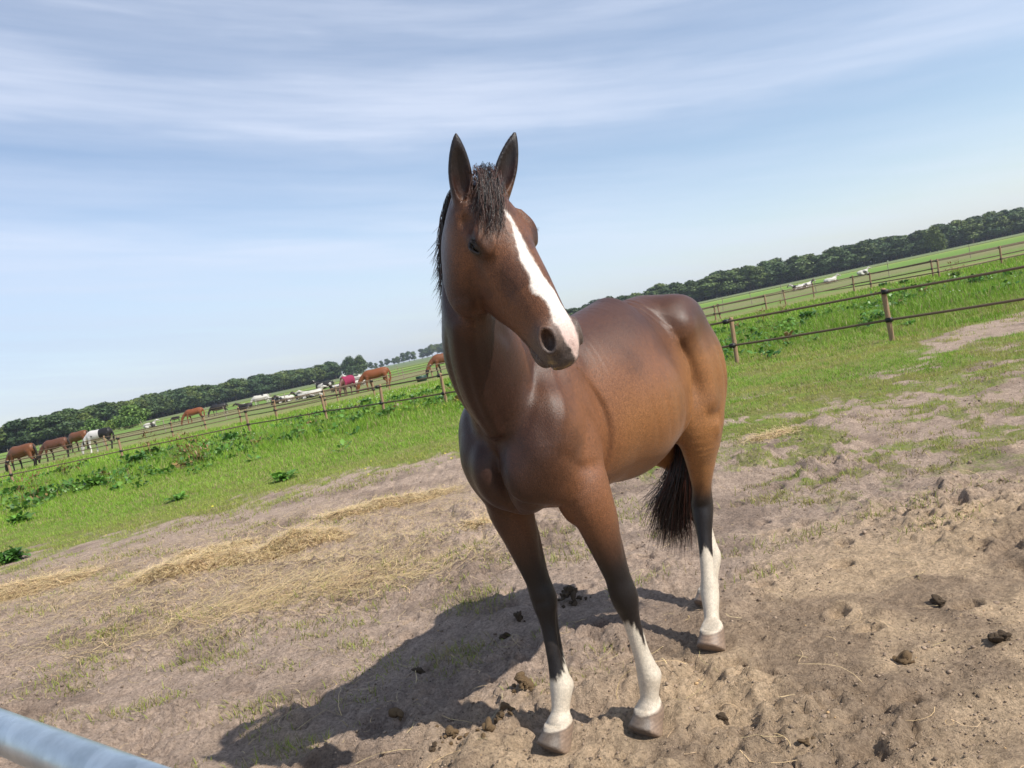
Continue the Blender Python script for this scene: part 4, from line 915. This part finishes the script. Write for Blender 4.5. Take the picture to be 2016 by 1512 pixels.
# gate beside the photographer
MZ = Mat('galvanised_steel', .32, .5); MZ.b.inputs['Metallic'].default_value = .85; v = MZ.coord('Object'); f1 = MZ.noise(MZ.coord('Object', (1, 1, 1)), 14, 6, .65)
vo = MZ.n('ShaderNodeTexVoronoi', Scale=42); MZ.l(v, vo.inputs[0]); zc = MZ.ramp(f1, (.3, (.36, .42, .46)), (.7, (.60, .67, .71)))
bw = MZ.n('ShaderNodeRGBToBW'); MZ.l(vo.outputs['Color'], bw.inputs[0]); zc = MZ.mix(.22, zc, bw.outputs[0], 'SOFT_LIGHT'); MZ.col(zc); MZ.l(MZ.ramp(f1, (.3, (.42,) * 3), (.7, (.24,) * 3)), MZ.b.inputs['Roughness'])
MZ.bump(MZ.noise(v, 35, 5, .7), .25, .003); MZ = MZ.m
def pipe(name, pts, r, parent, mat=MZ, n=28):
    pts = np.array(pts, float); V = []
    for i, p in enumerate(pts):
        t = pts[min(i + 1, len(pts) - 1)] - pts[max(i - 1, 0)]; t /= np.linalg.norm(t); s = np.cross(t, (0, 0, 1)) if abs(t[2]) < .9 else np.cross(t, (0, 1, 0)); s /= np.linalg.norm(s); u = np.cross(s, t)
        a = np.linspace(0, 2 * np.pi, n, endpoint=False); V.append(p + r * (np.cos(a)[:, None] * s + np.sin(a)[:, None] * u))
    V = np.vstack(V); i = np.arange(len(pts) * n).reshape(-1, n); Q = np.stack([i[:-1], np.roll(i[:-1], -1, 1), np.roll(i[1:], -1, 1), i[1:]], -1).reshape(-1, 4)
    return obj(name, mesh(name, V, [Q, i[:1, ::-1], i[-1:]], mat, None, True), parent)
gd = np.array([.80, -.60, 0.]); g0 = np.array([-.71, .90, 0.])
gate = empty('field_gate', g0); tag(gate, 'galvanised round steel gate rail close up in the bottom left corner', 'gate')
pipe('top_rail', [gd * s + [0, 0, 1.272] for s in np.linspace(-2.3, .55, 12)], .0232, gate)
for h in (.98, .70, .42): pipe('lower_rail', [gd * s + [0, 0, h] for s in np.linspace(-2.26, .52, 3)], .020, gate)
for s in (-2.32, .56): pipe('upright', [gd * s + [0, 0, .15], gd * s + [0, 0, .8], gd * s + [0, 0, 1.29]], .0245, gate)

# ================================================================ plants by the fence
ML = Mat('leaf', .45, .4); c_ = ML.vcol(); ML.col(c_); tr_ = ML.n('ShaderNodeBsdfTranslucent'); ML.l(c_, tr_.inputs[0]); ms = ML.n('ShaderNodeMixShader'); ms.inputs[0].default_value = .25
ML.l(ML.b.outputs[0], ms.inputs[1]); ML.l(tr_.outputs[0], ms.inputs[2]); ML.l(ms.outputs[0], ML.t.nodes['Material Output'].inputs[0]); ML = ML.m
def leaves(base, d, L, w, col, droop=.6, k=5):
    """base (n,3), d (n,3) directions: broad leaves as 2-wide strips with a fold"""
    n = len(base); t = np.linspace(0, 1, k); V = []
    s = np.cross(d, (0, 0, 1)); s /= np.linalg.norm(s, axis=1)[:, None] + 1e-6
    for q in t:
        c = base + d * (L * q)[:, None]; c = c - np.stack([0 * L, 0 * L, L * droop * q * q], 1)
        ww = (w * math.sin(math.pi * (.08 + .92 * q) ** .8) * .5)[:, None]
        V += [c - s * ww + [0, 0, .004], c, c + s * ww + [0, 0, .004]]
    VV = np.stack(V, 1).reshape(-1, 3); b = np.arange(n)[:, None] * 3 * k; Q = []
    for i in range(k - 1):
        for j in (0, 1): Q.append(np.hstack([b + 3 * i + j, b + 3 * i + j + 1, b + 3 * i + 4 + j, b + 3 * i + 3 + j]))
    return VV, [], Q, np.repeat(col, 3 * k, 0)
def dock(seed, n=46, r=.34, h=.30, tint=(.040, .105, .022), red=0):
    g = np.random.default_rng(seed); p = Pile(); a = g.uniform(0, 6.28, n); el = g.uniform(.25, 1.25, n); d = np.stack([np.cos(a) * np.cos(el), np.sin(a) * np.cos(el), np.sin(el)], 1)
    b = 1.0 * np.stack([g.normal(0, r * .28, n), g.normal(0, r * .28, n), g.uniform(0, h * .3, n)], 1); L = g.uniform(.5, 1, n) * r; c = np.array(tint) * g.uniform(.6, 1.7, (n, 1))
    p.add(*leaves(b, d, L, L * g.uniform(.30, .45, n), c, .5)); me = [('leaves', p.mesh('leaves', ML))]
    if red:
        q = Pile(); k = red; P = np.stack([g.normal(0, r * .6, k), g.normal(0, r * .6, k), np.zeros(k)], 1); V, T, Q, C = blades(P, g.uniform(.35, .75, k) * h * 1.9, np.full(k, .010), np.tile(np.array([.18, .095, .04]), (k, 1)) * g.uniform(.7, 1.3, (k, 1)), .35, 3, g)
        q.add(V, T, Q, C)
        for z_ in range(5):
            pp = P + np.array([0, 0, 1]) * (g.uniform(.35, 1, k) * h * 1.6)[:, None] + g.normal(0, .02, (k, 3)); q.add(*leaves(pp, g.normal(0, 1, (k, 3)) * .7 + [0, 0, .3], np.full(k, .05), np.full(k, .03), np.tile(np.array([.22, .12, .045]), (k, 1)) * g.uniform(.6, 1.3, (k, 1)), .2, 3))
        me.append(('seed_stems', q.mesh('seed_stems', ML)))
    return me
DK = [dock(1, 110, .26, .34, (.10, .21, .03)), dock(2, 150, .26, .40, (.065, .155, .028)), dock(3, 60, .18, .18, (.10, .22, .03)), dock(4, 90, .22, .32, (.08, .16, .03), 14), dock(5, 70, .18, .28, (.09, .17, .03), 16)]
def plant(px, k, s, label, cat='weed', name='dock_plant', group='weeds along the fences'):
    c = gp(*px); e = empty(name, (c[0], c[1], hz(c[0], c[1])), RNG.uniform(0, 6), s); tag(e, label, cat, group)
    for nm, me in DK[k]: tag(obj(nm, me, e), kind='stuff')
for a in (((1595, 630), 1, 1.7, 'darkest big leafy weed, between the two nearest right posts'), ((1555, 640), 0, 1.4, 'dark leafy weed just left of the biggest weed near the right fence'),
          ((1482, 660), 0, 1.35, 'leafy weed close right of the first fence post beyond the horse rump'), ((1460, 645), 1, 1.0, 'leafy weed behind the first fence post right of the horse'),
          ((1500, 640), 3, 1.3, 'reddish seeding weed right of the first post beyond the horse'), ((1545, 618), 3, 1.3, 'reddish seeding weed left of the biggest dark weed'), ((1512, 672), 2, 1.0, 'small leafy weed at the lower rail right of the first post'),
          ((1925, 560), 1, 1.3, 'dark leafy weed beyond the rails at the far right'), ((1930, 582), 2, 1.5, 'small leafy weed under the dark one at far right'), ((1790, 640), 2, 1.1, 'small leafy weed in short grass right of the second post'),
          ((1880, 545), 3, 1.6, 'bushy reddish weed beyond the upper rail at right'), ((1780, 560), 0, 1.6, 'leafy weed on the far side of the field right of the second post'), ((1740, 565), 1, 1.4, 'broad weed beyond the upper rail, left of the second post'),
          ((300, 895), 3, 1.9, 'reddish seeding dock beside the left fence rails'), ((360, 905), 4, 1.9, 'tall rusty dock stem cluster nearest in the left meadow'), ((395, 912), 4, 1.7, 'rusty dock stems just right of the tallest cluster'), ((130, 940), 4, 1.6, 'rusty dock between the two leftmost posts'),
          ((75, 985), 3, 1.5, 'reddish dock below the leftmost fence post'), ((270, 915), 1, 2.0, 'broad pale leafed dock right of the second left post'), ((455, 872), 1, 1.8, 'dark leafy dock in the lush grass left of the horse'),
          ((720, 795), 1, 1.3, 'dark leafy weed under the rail left of the third post'), ((560, 945), 2, 1.6, 'lone dock rising from short grass in the left meadow'), ((350, 985), 2, 1.2, 'small dock at the hay side of the left meadow'), ((20, 1105), 1, 1.0, 'leafy weed by the hay at the left edge'), ((40, 1030), 2, 1.6, 'dark low weed at the left edge of the meadow'),
          ((190, 960), 0, 1.8, 'leafy dock low in the left meadow'), ((30, 975), 1, 1.6, 'broad leafy dock at the foot of the leftmost post')):
    plant(*a)

# broad-leaved herbs all through the rank strip along the fences
hp_ = Pile(); n = 4000
x = RNG.uniform(-32, 24, n); y = RNG.uniform(11, 34, n); edge = np.interp(x, [-30, -8, -2, 5, 11, 20], [17, 18, 20.5, 17.2, 19.5, 23]); k = (RNG.uniform(0, 1, n) < sst(-1.5, 2.5, y - edge) * sst(.42, .58, fbm(x, y, 2.2, 3, 131)) + .015 * (y > 12) * (x < 0)) & (np.abs(x) < .85 * y)
x, y = x[k], y[k]
for xx, yy in zip(x, y):
    nl = RNG.integers(9, 22); a = RNG.uniform(0, 6.28, nl); el = RNG.uniform(.3, 1.3, nl); d = np.stack([np.cos(a) * np.cos(el), np.sin(a) * np.cos(el), np.sin(el)], 1); sz = RNG.uniform(.7, 1.5)
    b = np.stack([xx + RNG.normal(0, .09, nl), yy + RNG.normal(0, .09, nl), RNG.uniform(.01, .14, nl) * sz], 1); L = RNG.uniform(.08, .20, nl) * sz; tint = np.array([[.055, .15, .022], [.09, .21, .03], [.13, .25, .04]][RNG.integers(0, 3)]) if RNG.uniform() > .06 else np.array([.22, .15, .05])
    hp_.add(*leaves(b, d, L, L * RNG.uniform(.35, .6, nl), tint * RNG.uniform(.6, 1.3, (nl, 1)), .4, 4))
tag(obj('meadow_herbs', hp_.mesh('meadow_herbs', ML)), kind='stuff')

# ================================================================ trees
MB = simple('bark', (.10, .075, .055), .95, .15, nscale=6, namp=.4, bump=.05, bscale=9)
MT = Mat('foliage', .6, .25); tv = MT.vcol(); oi = MT.n('ShaderNodeObjectInfo'); tv = MT.mix(1.0, tv, MT.ramp(oi.outputs['Random'], (0, (.60, .70, .78)), (.5, (1, 1, 1)), (1, (1.5, 1.25, .85))), 'MULTIPLY'); MT.col(tv); MT = MT.m
def tree_meshes(seed, H=11., R=4.2, trunk=.22, leaf=.42, nl=2600, lobes=16, low=.14, tint=(.060, .095, .030)):
    g = np.random.default_rng(seed); cs = []
    for i in range(lobes):
        t = g.uniform(0, 1); zz = H * (low + (1 - low) * (.12 + .76 * t)); rad = R * (1 - .55 * abs(2 * t - .75) ** 1.6) * g.uniform(.35, .85); a = g.uniform(0, 6.28)
        cs.append((rad * math.cos(a) * .8, rad * math.sin(a) * .8, zz, R * g.uniform(.30, .50)))
    cs.append((0, 0, H * .84, R * .42)); cs = np.array(cs); k = g.integers(0, len(cs), nl); d = g.normal(0, 1, (nl, 3)); d /= np.linalg.norm(d, axis=1)[:, None]
    P = cs[k, :3] + d * (cs[k, 3] * g.uniform(.62, 1.08, nl))[:, None] * np.array([1, 1, .8]); P = P[P[:, 2] > H * low * .6]; nl = len(P); d = d[:nl]
    nrm = d + g.normal(0, .55, (nl, 3)); nrm /= np.linalg.norm(nrm, axis=1)[:, None]; s = np.cross(nrm, g.normal(0, 1, (nl, 3))); s /= np.linalg.norm(s, axis=1)[:, None]; u = np.cross(nrm, s); sz = leaf * g.uniform(.5, 1.3, nl)[:, None]
    V = np.stack([P - s * sz, P - u * sz * .7, P + s * sz, P + u * sz * .7], 1).reshape(-1, 3); F_ = np.arange(nl * 4).reshape(-1, 4)
    cl_ = np.array(tint) * (g.uniform(.65, 1.35, (len(cs), 1)))[k[:nl] if len(k) >= nl else 0] * g.uniform(.7, 1.35, (nl, 1)); crown = mesh('crown', V, F_, MT, np.repeat(cl_, 4, 0))
    # trunk and limbs
    V, Q = [], []; nb = 8
    def limb_(p, q, r0, r1, st=5):
        p, q = np.array(p, float), np.array(q, float); o = len(V) and sum(len(v) for v in V) or 0; t = (q - p) / np.linalg.norm(q - p); s_ = np.cross(t, (1, .3, 0)); s_ /= np.linalg.norm(s_); u_ = np.cross(t, s_); a = np.linspace(0, 6.283, nb, endpoint=False)
        for i in range(st + 1):
            f = i / st; c = p + (q - p) * f + g.normal(0, .05, 3) * (i > 0); V.append(c + (r0 + (r1 - r0) * f) * (np.cos(a)[:, None] * s_ + np.sin(a)[:, None] * u_))
        i = np.arange((st + 1) * nb).reshape(-1, nb) + o; Q.append(np.stack([i[:-1], np.roll(i[:-1], -1, 1), np.roll(i[1:], -1, 1), i[1:]], -1).reshape(-1, 4))
    limb_((0, 0, -.3), (g.normal(0, .3), g.normal(0, .3), H * .72), trunk, trunk * .3)
    for i in range(7):
        c = cs[g.integers(0, len(cs))]; z0 = H * g.uniform(.18, .5); limb_((0, 0, z0), (c[0] * .8, c[1] * .8, max(c[2], z0 + .6)), trunk * .45, trunk * .12, 3)
    return crown, mesh('trunk', np.vstack(V), np.vstack(Q), MB, None, True)
TM = [tree_meshes(11 + i, 11 + (i % 3), 4.1 + .4 * (i % 2)) for i in range(6)]
TR = [tree_meshes(31, 11, 7.2, .35, .5, 4200, 26, .06)]
def tree(p, H, k, label, group, name='oak_tree', T=None, wide=1.0):
    crown, trunk = (T or TM)[k % len(T or TM)]; s = H / 11.5; e = empty(name, (p[0], p[1], 0), RNG.uniform(0, 6.28), 1); e.scale = (s * wide, s * wide, s); tag(e, label, 'tree', group)
    obj('crown', crown, e); obj('trunk', trunk, e); return e
def wood(nodes, dens, rows, label, group, dense_h=1.0, spacing=6.0, rowgap=6, wd=1.3):
    """nodes: px, forward distance, height"""
    n = np.array(nodes, float); P = np.array([bearing(a, b)[:2] for a, b in n[:, :2]]); seg = np.r_[0, np.cumsum(np.linalg.norm(np.diff(P, axis=0), axis=1))]
    cnt = 0
    for r in range(rows):
        s = RNG.uniform(0, spacing)
        while s < seg[-1]:
            x = np.interp(s, seg, P[:, 0]); y = np.interp(s, seg, P[:, 1]); h = np.interp(s, seg, n[:, 2]); d = np.hypot(x, y)
            q = 1 + rowgap * r / d; tree((x * q + RNG.normal(0, 1.2), y * q + RNG.normal(0, 1.2)), h * RNG.uniform(.88, 1.03) * (1 + .05 * r), RNG.integers(0, 6), label, group, wide=wd * RNG.uniform(.8, 1.15)); cnt += 1
            s += spacing * RNG.uniform(.75, 1.25)
    return cnt
c1 = wood([(-60, 222, 9.0), (100, 235, 9.0), (250, 290, 9.2), (400, 385, 11.0), (520, 430, 11.0), (672, 470, 10.5)], 1, 2, 'dark green broadleaf tree in the wood edge along the left horizon', 'trees of the left wood', spacing=5.6, wd=1.8)
c2 = wood([(1060, 430, 11.5), (1250, 400, 12), (1372, 390, 12.5), (1700, 392, 12.8), (2120, 400, 12.5)], 1, 2, 'dark broadleaf tree in the dense wood edge at the right horizon', 'trees of the right wood', spacing=5.6, wd=1.85)
tree(bearing(692, 455), 11.5, 0, 'large round dark tree standing out at the right end of the left wood', None, T=TR, wide=.9)
tree(bearing(712, 458), 11.0, 0, 'large round dark tree beside the farthest pale trees', None, T=TR, wide=.8)
tree(bearing(1845, 345), 11.5, 2, 'rounded paler tree bulging forward from the right wood', None, T=TR, wide=.7)
for a, d, h in ((732, 880, 9), (741, 880, 8), (752, 900, 9.5), (764, 900, 10), (776, 900, 9), (785, 900, 10.5), (795, 900, 12), (806, 900, 12), (816, 900, 11), (832, 1000, 14), (842, 1000, 15), (852, 1000, 15.5), (862, 1000, 16.5), (873, 1000, 17), (884, 1000, 17), (895, 1000, 17), (906, 1000, 17)):
    tree(bearing(a, d), h, RNG.integers(0, 6), 'faint bluish tree in the farthest row left of the horse neck', 'farthest trees', wide=1.25)
bush = tree_meshes(71, 3.2, 2.6, .08, .20, 2600, 14, .02, (.085, .145, .03))
for px, hh, lb in (((186, 850), 3.6, 'round pale green bush before the left wood, behind the pinto horse'), ((262, 839), 4.6, 'larger round pale green bush right of the first bush'), ((258, 850), 2.0, 'small yellow green bush in front of the larger bush'), ((222, 850), 2.4, 'flat pale bush between the two round bushes')):
    b_ = bearing(px[0], {3.6: 190, 4.6: 175, 2.0: 150, 2.4: 185}[hh]); e = empty('round_bush', (b_[0], b_[1], 0)); s = hh / 3.2; e.scale = (s * 1.25, s * 1.25, s); tag(e, lb, 'bush'); obj('leaves', bush[0], e); obj('stems', bush[1], e)
# dense interior of both woods, one mass behind the edge trees
def thicket(nodes, name, back, depth, hfac, n):
    nd = np.array(nodes, float); P = np.array([bearing(a, b)[:2] for a, b in nd[:, :2]]); t = RNG.uniform(0, len(nd) - 1, n); i = np.minimum(t.astype(int), len(nd) - 2); f = (t - i)[:, None]
    c = P[i] * (1 - f) + P[i + 1] * f; h = nd[i, 2] * (1 - f[:, 0]) + nd[i + 1, 2] * f[:, 0]; d = np.linalg.norm(c, axis=1, keepdims=True); c = c * (1 + (back + RNG.uniform(0, depth, (n, 1))) / d)
    z = RNG.uniform(.0, hfac, n) * h; p = np.column_stack([c, z]); nr = RNG.normal(0, 1, (n, 3)); nr /= np.linalg.norm(nr, axis=1)[:, None]; s = np.cross(nr, RNG.normal(0, 1, (n, 3))); s /= np.linalg.norm(s, axis=1)[:, None]; u = np.cross(nr, s); sz = RNG.uniform(.5, 1.1, (n, 1))
    V = np.stack([p - s * sz, p - u * sz, p + s * sz, p + u * sz], 1).reshape(-1, 3); tag(obj(name, mesh(name, V, np.arange(4 * n).reshape(-1, 4), MT, np.repeat(np.array([.035, .055, .02]) * RNG.uniform(.7, 1.3, (n, 1)), 4, 0))), kind='stuff')
thicket([(-60, 222, 9.0), (100, 235, 9.0), (250, 290, 9.2), (400, 385, 11.0), (520, 430, 11.0), (672, 470, 10.5)], 'wood_undergrowth', 9, 12, .72, 30000)
thicket([(1060, 430, 11.5), (1250, 400, 12), (1372, 390, 12.5), (1700, 392, 12.8), (2120, 400, 12.5)], 'wood_undergrowth', 9, 14, .78, 36000)

# ================================================================ animals in the distance
def animal(seed, kind, pose):
    P = []; add = lambda p, k=.06: P.append(('+', p, k)); cow = kind == 'cow'
    if pose == 'lying':
        add(Tube([(-.85, 0, .42, .22, .22, .30), (-.5, 0, .45, .36, .30, .42), (0, 0, .45, .38, .30, .42), (.45, 0, .48, .28, .30, .36), (.65, 0, .5, .18, .22, .25)], n=3, cap=.7))
        add(Tube([(.5, 0, .62, .15, .2, .2), (.85, 0, .82, .11, .14, .14), (1.0, 0, .92, .10, .12, .12)], n=3)); add(Tube([(.98, 0, .94, .11, .11, .13), (1.2, 0, .86, .09, .09, .1), (1.42, 0, .74, .06, .07, .07)], n=3))
        for s in (1, -1): add(Tube([(.45, s * .25, .22, .1, .1, .1), (.75, s * .3, .1, .06, .06, .06), (.5, s * .3, .06, .045, .045, .045)], n=3)); add(Tube([(-.5, s * .35, .2, .16, .16, .16), (-.15, s * .42, .12, .09, .09, .09), (-.45, s * .45, .07, .05, .05, .05)], n=3)); add(Tube([(.98, s * .1, .98, .03, .03, .03), (.93, s * .26, .98, .03, .02, .02)], n=2), .02)
        return P
    H_ = 1.0 if not cow else .93
    if cow: add(Tube([(-.95, 0, 1.12, .20, .24, .30), (-.6, 0, 1.02, .32, .34, .38), (0, 0, .95, .36, .40, .38), (.45, 0, 1.0, .28, .38, .36), (.7, 0, 1.05, .18, .26, .3)], n=3, cap=.6))
    else: add(Tube([(-.95, 0, 1.20, .22, .26, .26), (-.65, 0, 1.15, .27, .33, .30), (0, 0, 1.08, .29, .36, .34), (.4, 0, 1.1, .23, .36, .32), (.6, 0, 1.12, .16, .24, .24)], n=3, cap=.6))
    if pose == 'graze':
        add(Tube([(.45, 0, 1.2, .15, .22, .24), (.85, 0, .95, .10, .16, .17), (1.12, 0, .60, .08, .12, .12), (1.2, 0, .42, .07, .10, .10)], n=3)); add(Tube([(1.18, 0, .46, .09, .11, .12), (1.25, 0, .25, .075, .09, .09), (1.27, 0, .07, .055, .06, .06)], up=(1, 0, .2), n=3)); eb = (1.13, .48)
    else:
        add(Tube([(.45, 0, 1.2, .15, .22, .24), (.8, 0, 1.42, .10, .16, .17), (1.0, 0, 1.6, .09, .12, .12)], n=3)); add(Tube([(.98, 0, 1.62, .09, .11, .12), (1.2, 0, 1.5, .075, .09, .1), (1.42, 0, 1.36, .055, .06, .06)], n=3)); eb = (.95, 1.7)
    for s in (1, -1):
        add(Tube([(eb[0], s * .08, eb[1], .03, .03, .03), (eb[0] - .06, s * (.2 if cow else .1), eb[1] + .08, .02, .02, .02)], n=2), .02)
        o = .12 * (1 if s > 0 else -1)
        add(Tube([(.42, s * .15, 1.0, .10, .14, .14), (.42 + o, s * .15, .55, .055, .06, .06), (.40 + o, s * .15, .25, .04, .045, .045), (.43 + o, s * .15, .0, .055, .06, .05)], up=(1, 0, 0), n=3)); add(Tube([(-.78, s * .16, 1.05, .13, .2, .2), (-.80 - o, s * .16, .62, .06, .08, .08), (-.95 - o, s * .16, .5, .05, .06, .07), (-.90 - o, s * .16, .22, .04, .045, .045), (-.86 - o, s * .16, 0, .055, .06, .05)], up=(1, 0, 0), n=3))
    add(Tube([(-1.08, 0, 1.35, .035, .035, .035), (-1.18, 0, 1.0, .05, .06, .06), (-1.14, 0, .6, .05 if not cow else .02, .06 if not cow else .02, .06 if not cow else .02), (-1.12, 0, .42, .02, .02, .02)], up=(1, 0, 0), n=3), .02)
    return P
MA = Mat('animal_coat', .5, .35); MA.col(MA.vcol()); MA = MA.m
def beast(name, px, kind, pose, heading, coat, label, seed=0, scale=1.0, group=None, dist=None, cat=None, h=.035):
    parts = animal(seed, kind, pose); V, Q = surface(parts, (-1.5, -.75, -.1), (1.7, .75, 2.0), h); x, y, z = V.T
    n = n3(V + seed * 3.7, .75, seed); rgb = {'bay': (.15, .055, .022), 'chestnut': (.19, .060, .022), 'dark': (.11, .045, .025), 'black': (.015, .013, .013), 'white': (.55, .52, .47)}
    if coat in rgb:
        c = np.tile(np.array(rgb[coat]), (len(V), 1))
        if coat in ('bay', 'dark'): c[(z < .55) | (x < -1.08)] = (.02, .014, .012)
    elif coat == 'pinto': c = np.where((n > .50)[:, None], np.array([.015, .013, .013]), np.array([.55, .52, .49])); c[(x > .45) & (x < .95)] = (.68, .64, .6); c[x < -.3] = (.015, .013, .013)
    elif coat == 'holstein': c = np.where((n > .49)[:, None], np.array([.018, .016, .016]), np.array([.44, .42, .38]))
    elif coat == 'palecow': c = np.where((n > .60)[:, None], np.array([.03, .028, .026]), np.array([.46, .44, .39]))
    elif coat == 'rug': c = np.tile(np.array([.10, .04, .03]), (len(V), 1))
    b = gp(*px) if dist is None else bearing(px[0], dist)
    e = empty(name, (b[0], b[1], 0), heading, scale); tag(e, label, cat or kind, group); obj('body', mesh('body', V, Q, MA, c, True), e)
    return e, V, Q
west = math.pi
beast('horse', (48, 926), 'horse', 'graze', west - .28, 'bay', 'bay horse grazing at the far left beyond the rails', 1, 1.06, cat='horse')
beast('horse', (112, 905), 'horse', 'graze', west - .05, 'dark', 'dark horse with head down behind the bay one at far left', 2, 1.0, cat='horse')
beast('horse', (158, 888), 'horse', 'graze', west - .35, 'bay', 'brown horse grazing just left of the black and white one', 3, 1.12, cat='horse')
beast('horse', (198, 888), 'horse', 'graze', west - .12, 'pinto', 'black and white pinto horse grazing beside a post', 4, 1.02, cat='horse')
e, V, Q = beast('horse', (741, 767), 'horse', 'graze', west + .06, 'chestnut', 'chestnut horse grazing left, above the third post', 5, 1.08, cat='horse')
beast('horse', (878, 737), 'horse', 'graze', west + .2, 'bay', 'brown horse half hidden by the neck of the big bay', 6, 1.15, cat='horse')
beast('horse', (383, 832), 'horse', 'graze', west + .1, 'chestnut', 'distant chestnut horse grazing near the middle of the left field', 7, 1.0, cat='horse', group=None, h=.05)
e, V, Q = beast('horse', (687, 777), 'horse', 'graze', west + 1.25, 'rug', 'horse wearing a maroon rug, left of the chestnut horse', 8, 1.0, cat='horse')
sel = (V[:, 0] > -1.12) & (V[:, 0] < .55) & (V[:, 2] > .72); keep = sel[Q].all(1); C0 = V.mean(0); nr = V - np.array([0, 0, 1.1]) * [0, 0, 1]; nr[:, 0] *= .15; nr /= np.linalg.norm(nr, axis=1)[:, None] + 1e-9
used = np.unique(Q[keep]); mp = np.full(len(V), -1); mp[used] = np.arange(len(used)); obj('rug', mesh('rug', (V + nr * .035)[used], mp[Q[keep]], simple('rug_cloth', (.22, .018, .06), .8), None, True), e)
cows = [((297, 842), 'lying', 0.1, 'palecow', 'white cow lying at the left, head to the right'), ((346, 831), 'graze', west, 'black', 'small black calf standing left of the distant chestnut horse'),
        ((432, 817), 'graze', west + .2, 'holstein', 'black and white cow grazing left of the first grey post'), ((483, 806), 'lying', west, 'holstein', 'mostly black cow lying just beyond the left fence post'),
        ((514, 799), 'graze', west + .3, 'palecow', 'white cow with black back patch standing in the paddock'), ((549, 795), 'lying', west + .1, 'holstein', 'lying black and white cow with raised dark head'),
        ((563, 792), 'lying', west + .4, 'palecow', 'pale lying cow close behind the dark headed one'), ((597, 786), 'lying', west, 'holstein', 'lying spotted cow at the left of the resting row'), ((611, 783), 'lying', west + .3, 'palecow', 'pale cow resting in the middle of the row'),
        ((622, 781), 'lying', 0.2, 'palecow', 'pale cow resting at the right of the row'), ((640, 776), 'stand', west, 'holstein', 'standing black and white cow left of the maroon rug horse'), ((668, 769), 'lying', 0.1, 'holstein', 'dark cow lying directly left of the maroon rug horse'),
        ((697, 762), 'stand', west, 'palecow', 'pale cow standing between the rug horse and the chestnut'), ((708, 760), 'lying', .2, 'palecow', 'pale cow lying behind the head of the chestnut horse'),
        ((1573, 572), 'lying', west, 'holstein', 'black and white cow lying leftmost in the right field'), ((1590, 567), 'lying', 0.2, 'holstein', 'dark backed cow lying second in the right field'),
        ((1637, 557), 'lying', 0, 'palecow', 'white cow lying third from left in the right field'), ((1700, 541), 'lying', .1, 'palecow', 'white cow lying rightmost in the right field')]
for i, (px, po, hd2, ct, lb) in enumerate(cows): beast('cow', px, 'cow', po, hd2, ct, lb, 20 + i, .6 if ct == 'black' else .98, cat='cow', h=.055)
# trough
MTc = simple('trough_plastic', (.02, .05, .035), .5, .4); tp_ = gp(861, 736); e = empty('water_trough', (tp_[0], tp_[1] - 12, 0)); e.scale = (.42, .6, .75); tag(e, 'dark green water trough by the fence near the horse neck', 'trough')
o_ = np.array([[-.9, -.35], [.9, -.35], [.9, .35], [-.9, .35]]); V = np.vstack([np.c_[o_ * .85, [0] * 4], np.c_[o_, [.55] * 4], np.c_[o_ * .93, [.55] * 4], np.c_[o_ * .8, [.12] * 4]])
Q = [[3, 2, 1, 0]] + [[k, (k + 1) % 4, 4 + (k + 1) % 4, 4 + k] for k in range(4)] + [[4 + k, 4 + (k + 1) % 4, 8 + (k + 1) % 4, 8 + k] for k in range(4)] + [[8 + k, 8 + (k + 1) % 4, 12 + (k + 1) % 4, 12 + k] for k in range(4)] + [[12, 13, 14, 15]]
obj('basin', mesh('basin', V, np.array(Q), MTc), e)

# ---------------------------------------------------------------- air
hm = bpy.data.materials.new('haze'); hm.use_nodes = True; ht = hm.node_tree; ht.nodes.clear(); ho = ht.nodes.new('ShaderNodeOutputMaterial'); pv = ht.nodes.new('ShaderNodeVolumePrincipled')
pv.inputs['Color'].default_value = (.80, .88, 1, 1); pv.inputs['Density'].default_value = .00019; pv.inputs['Anisotropy'].default_value = .2; ht.links.new(pv.outputs[0], ho.inputs['Volume'])
V = np.array([[x_, y_, z_] for x_ in (-1300, 1300) for y_ in (-60, 1250) for z_ in (-1.2, 26)], float); tag(obj('haze', mesh('haze', V, BQ, hm)), kind='stuff')
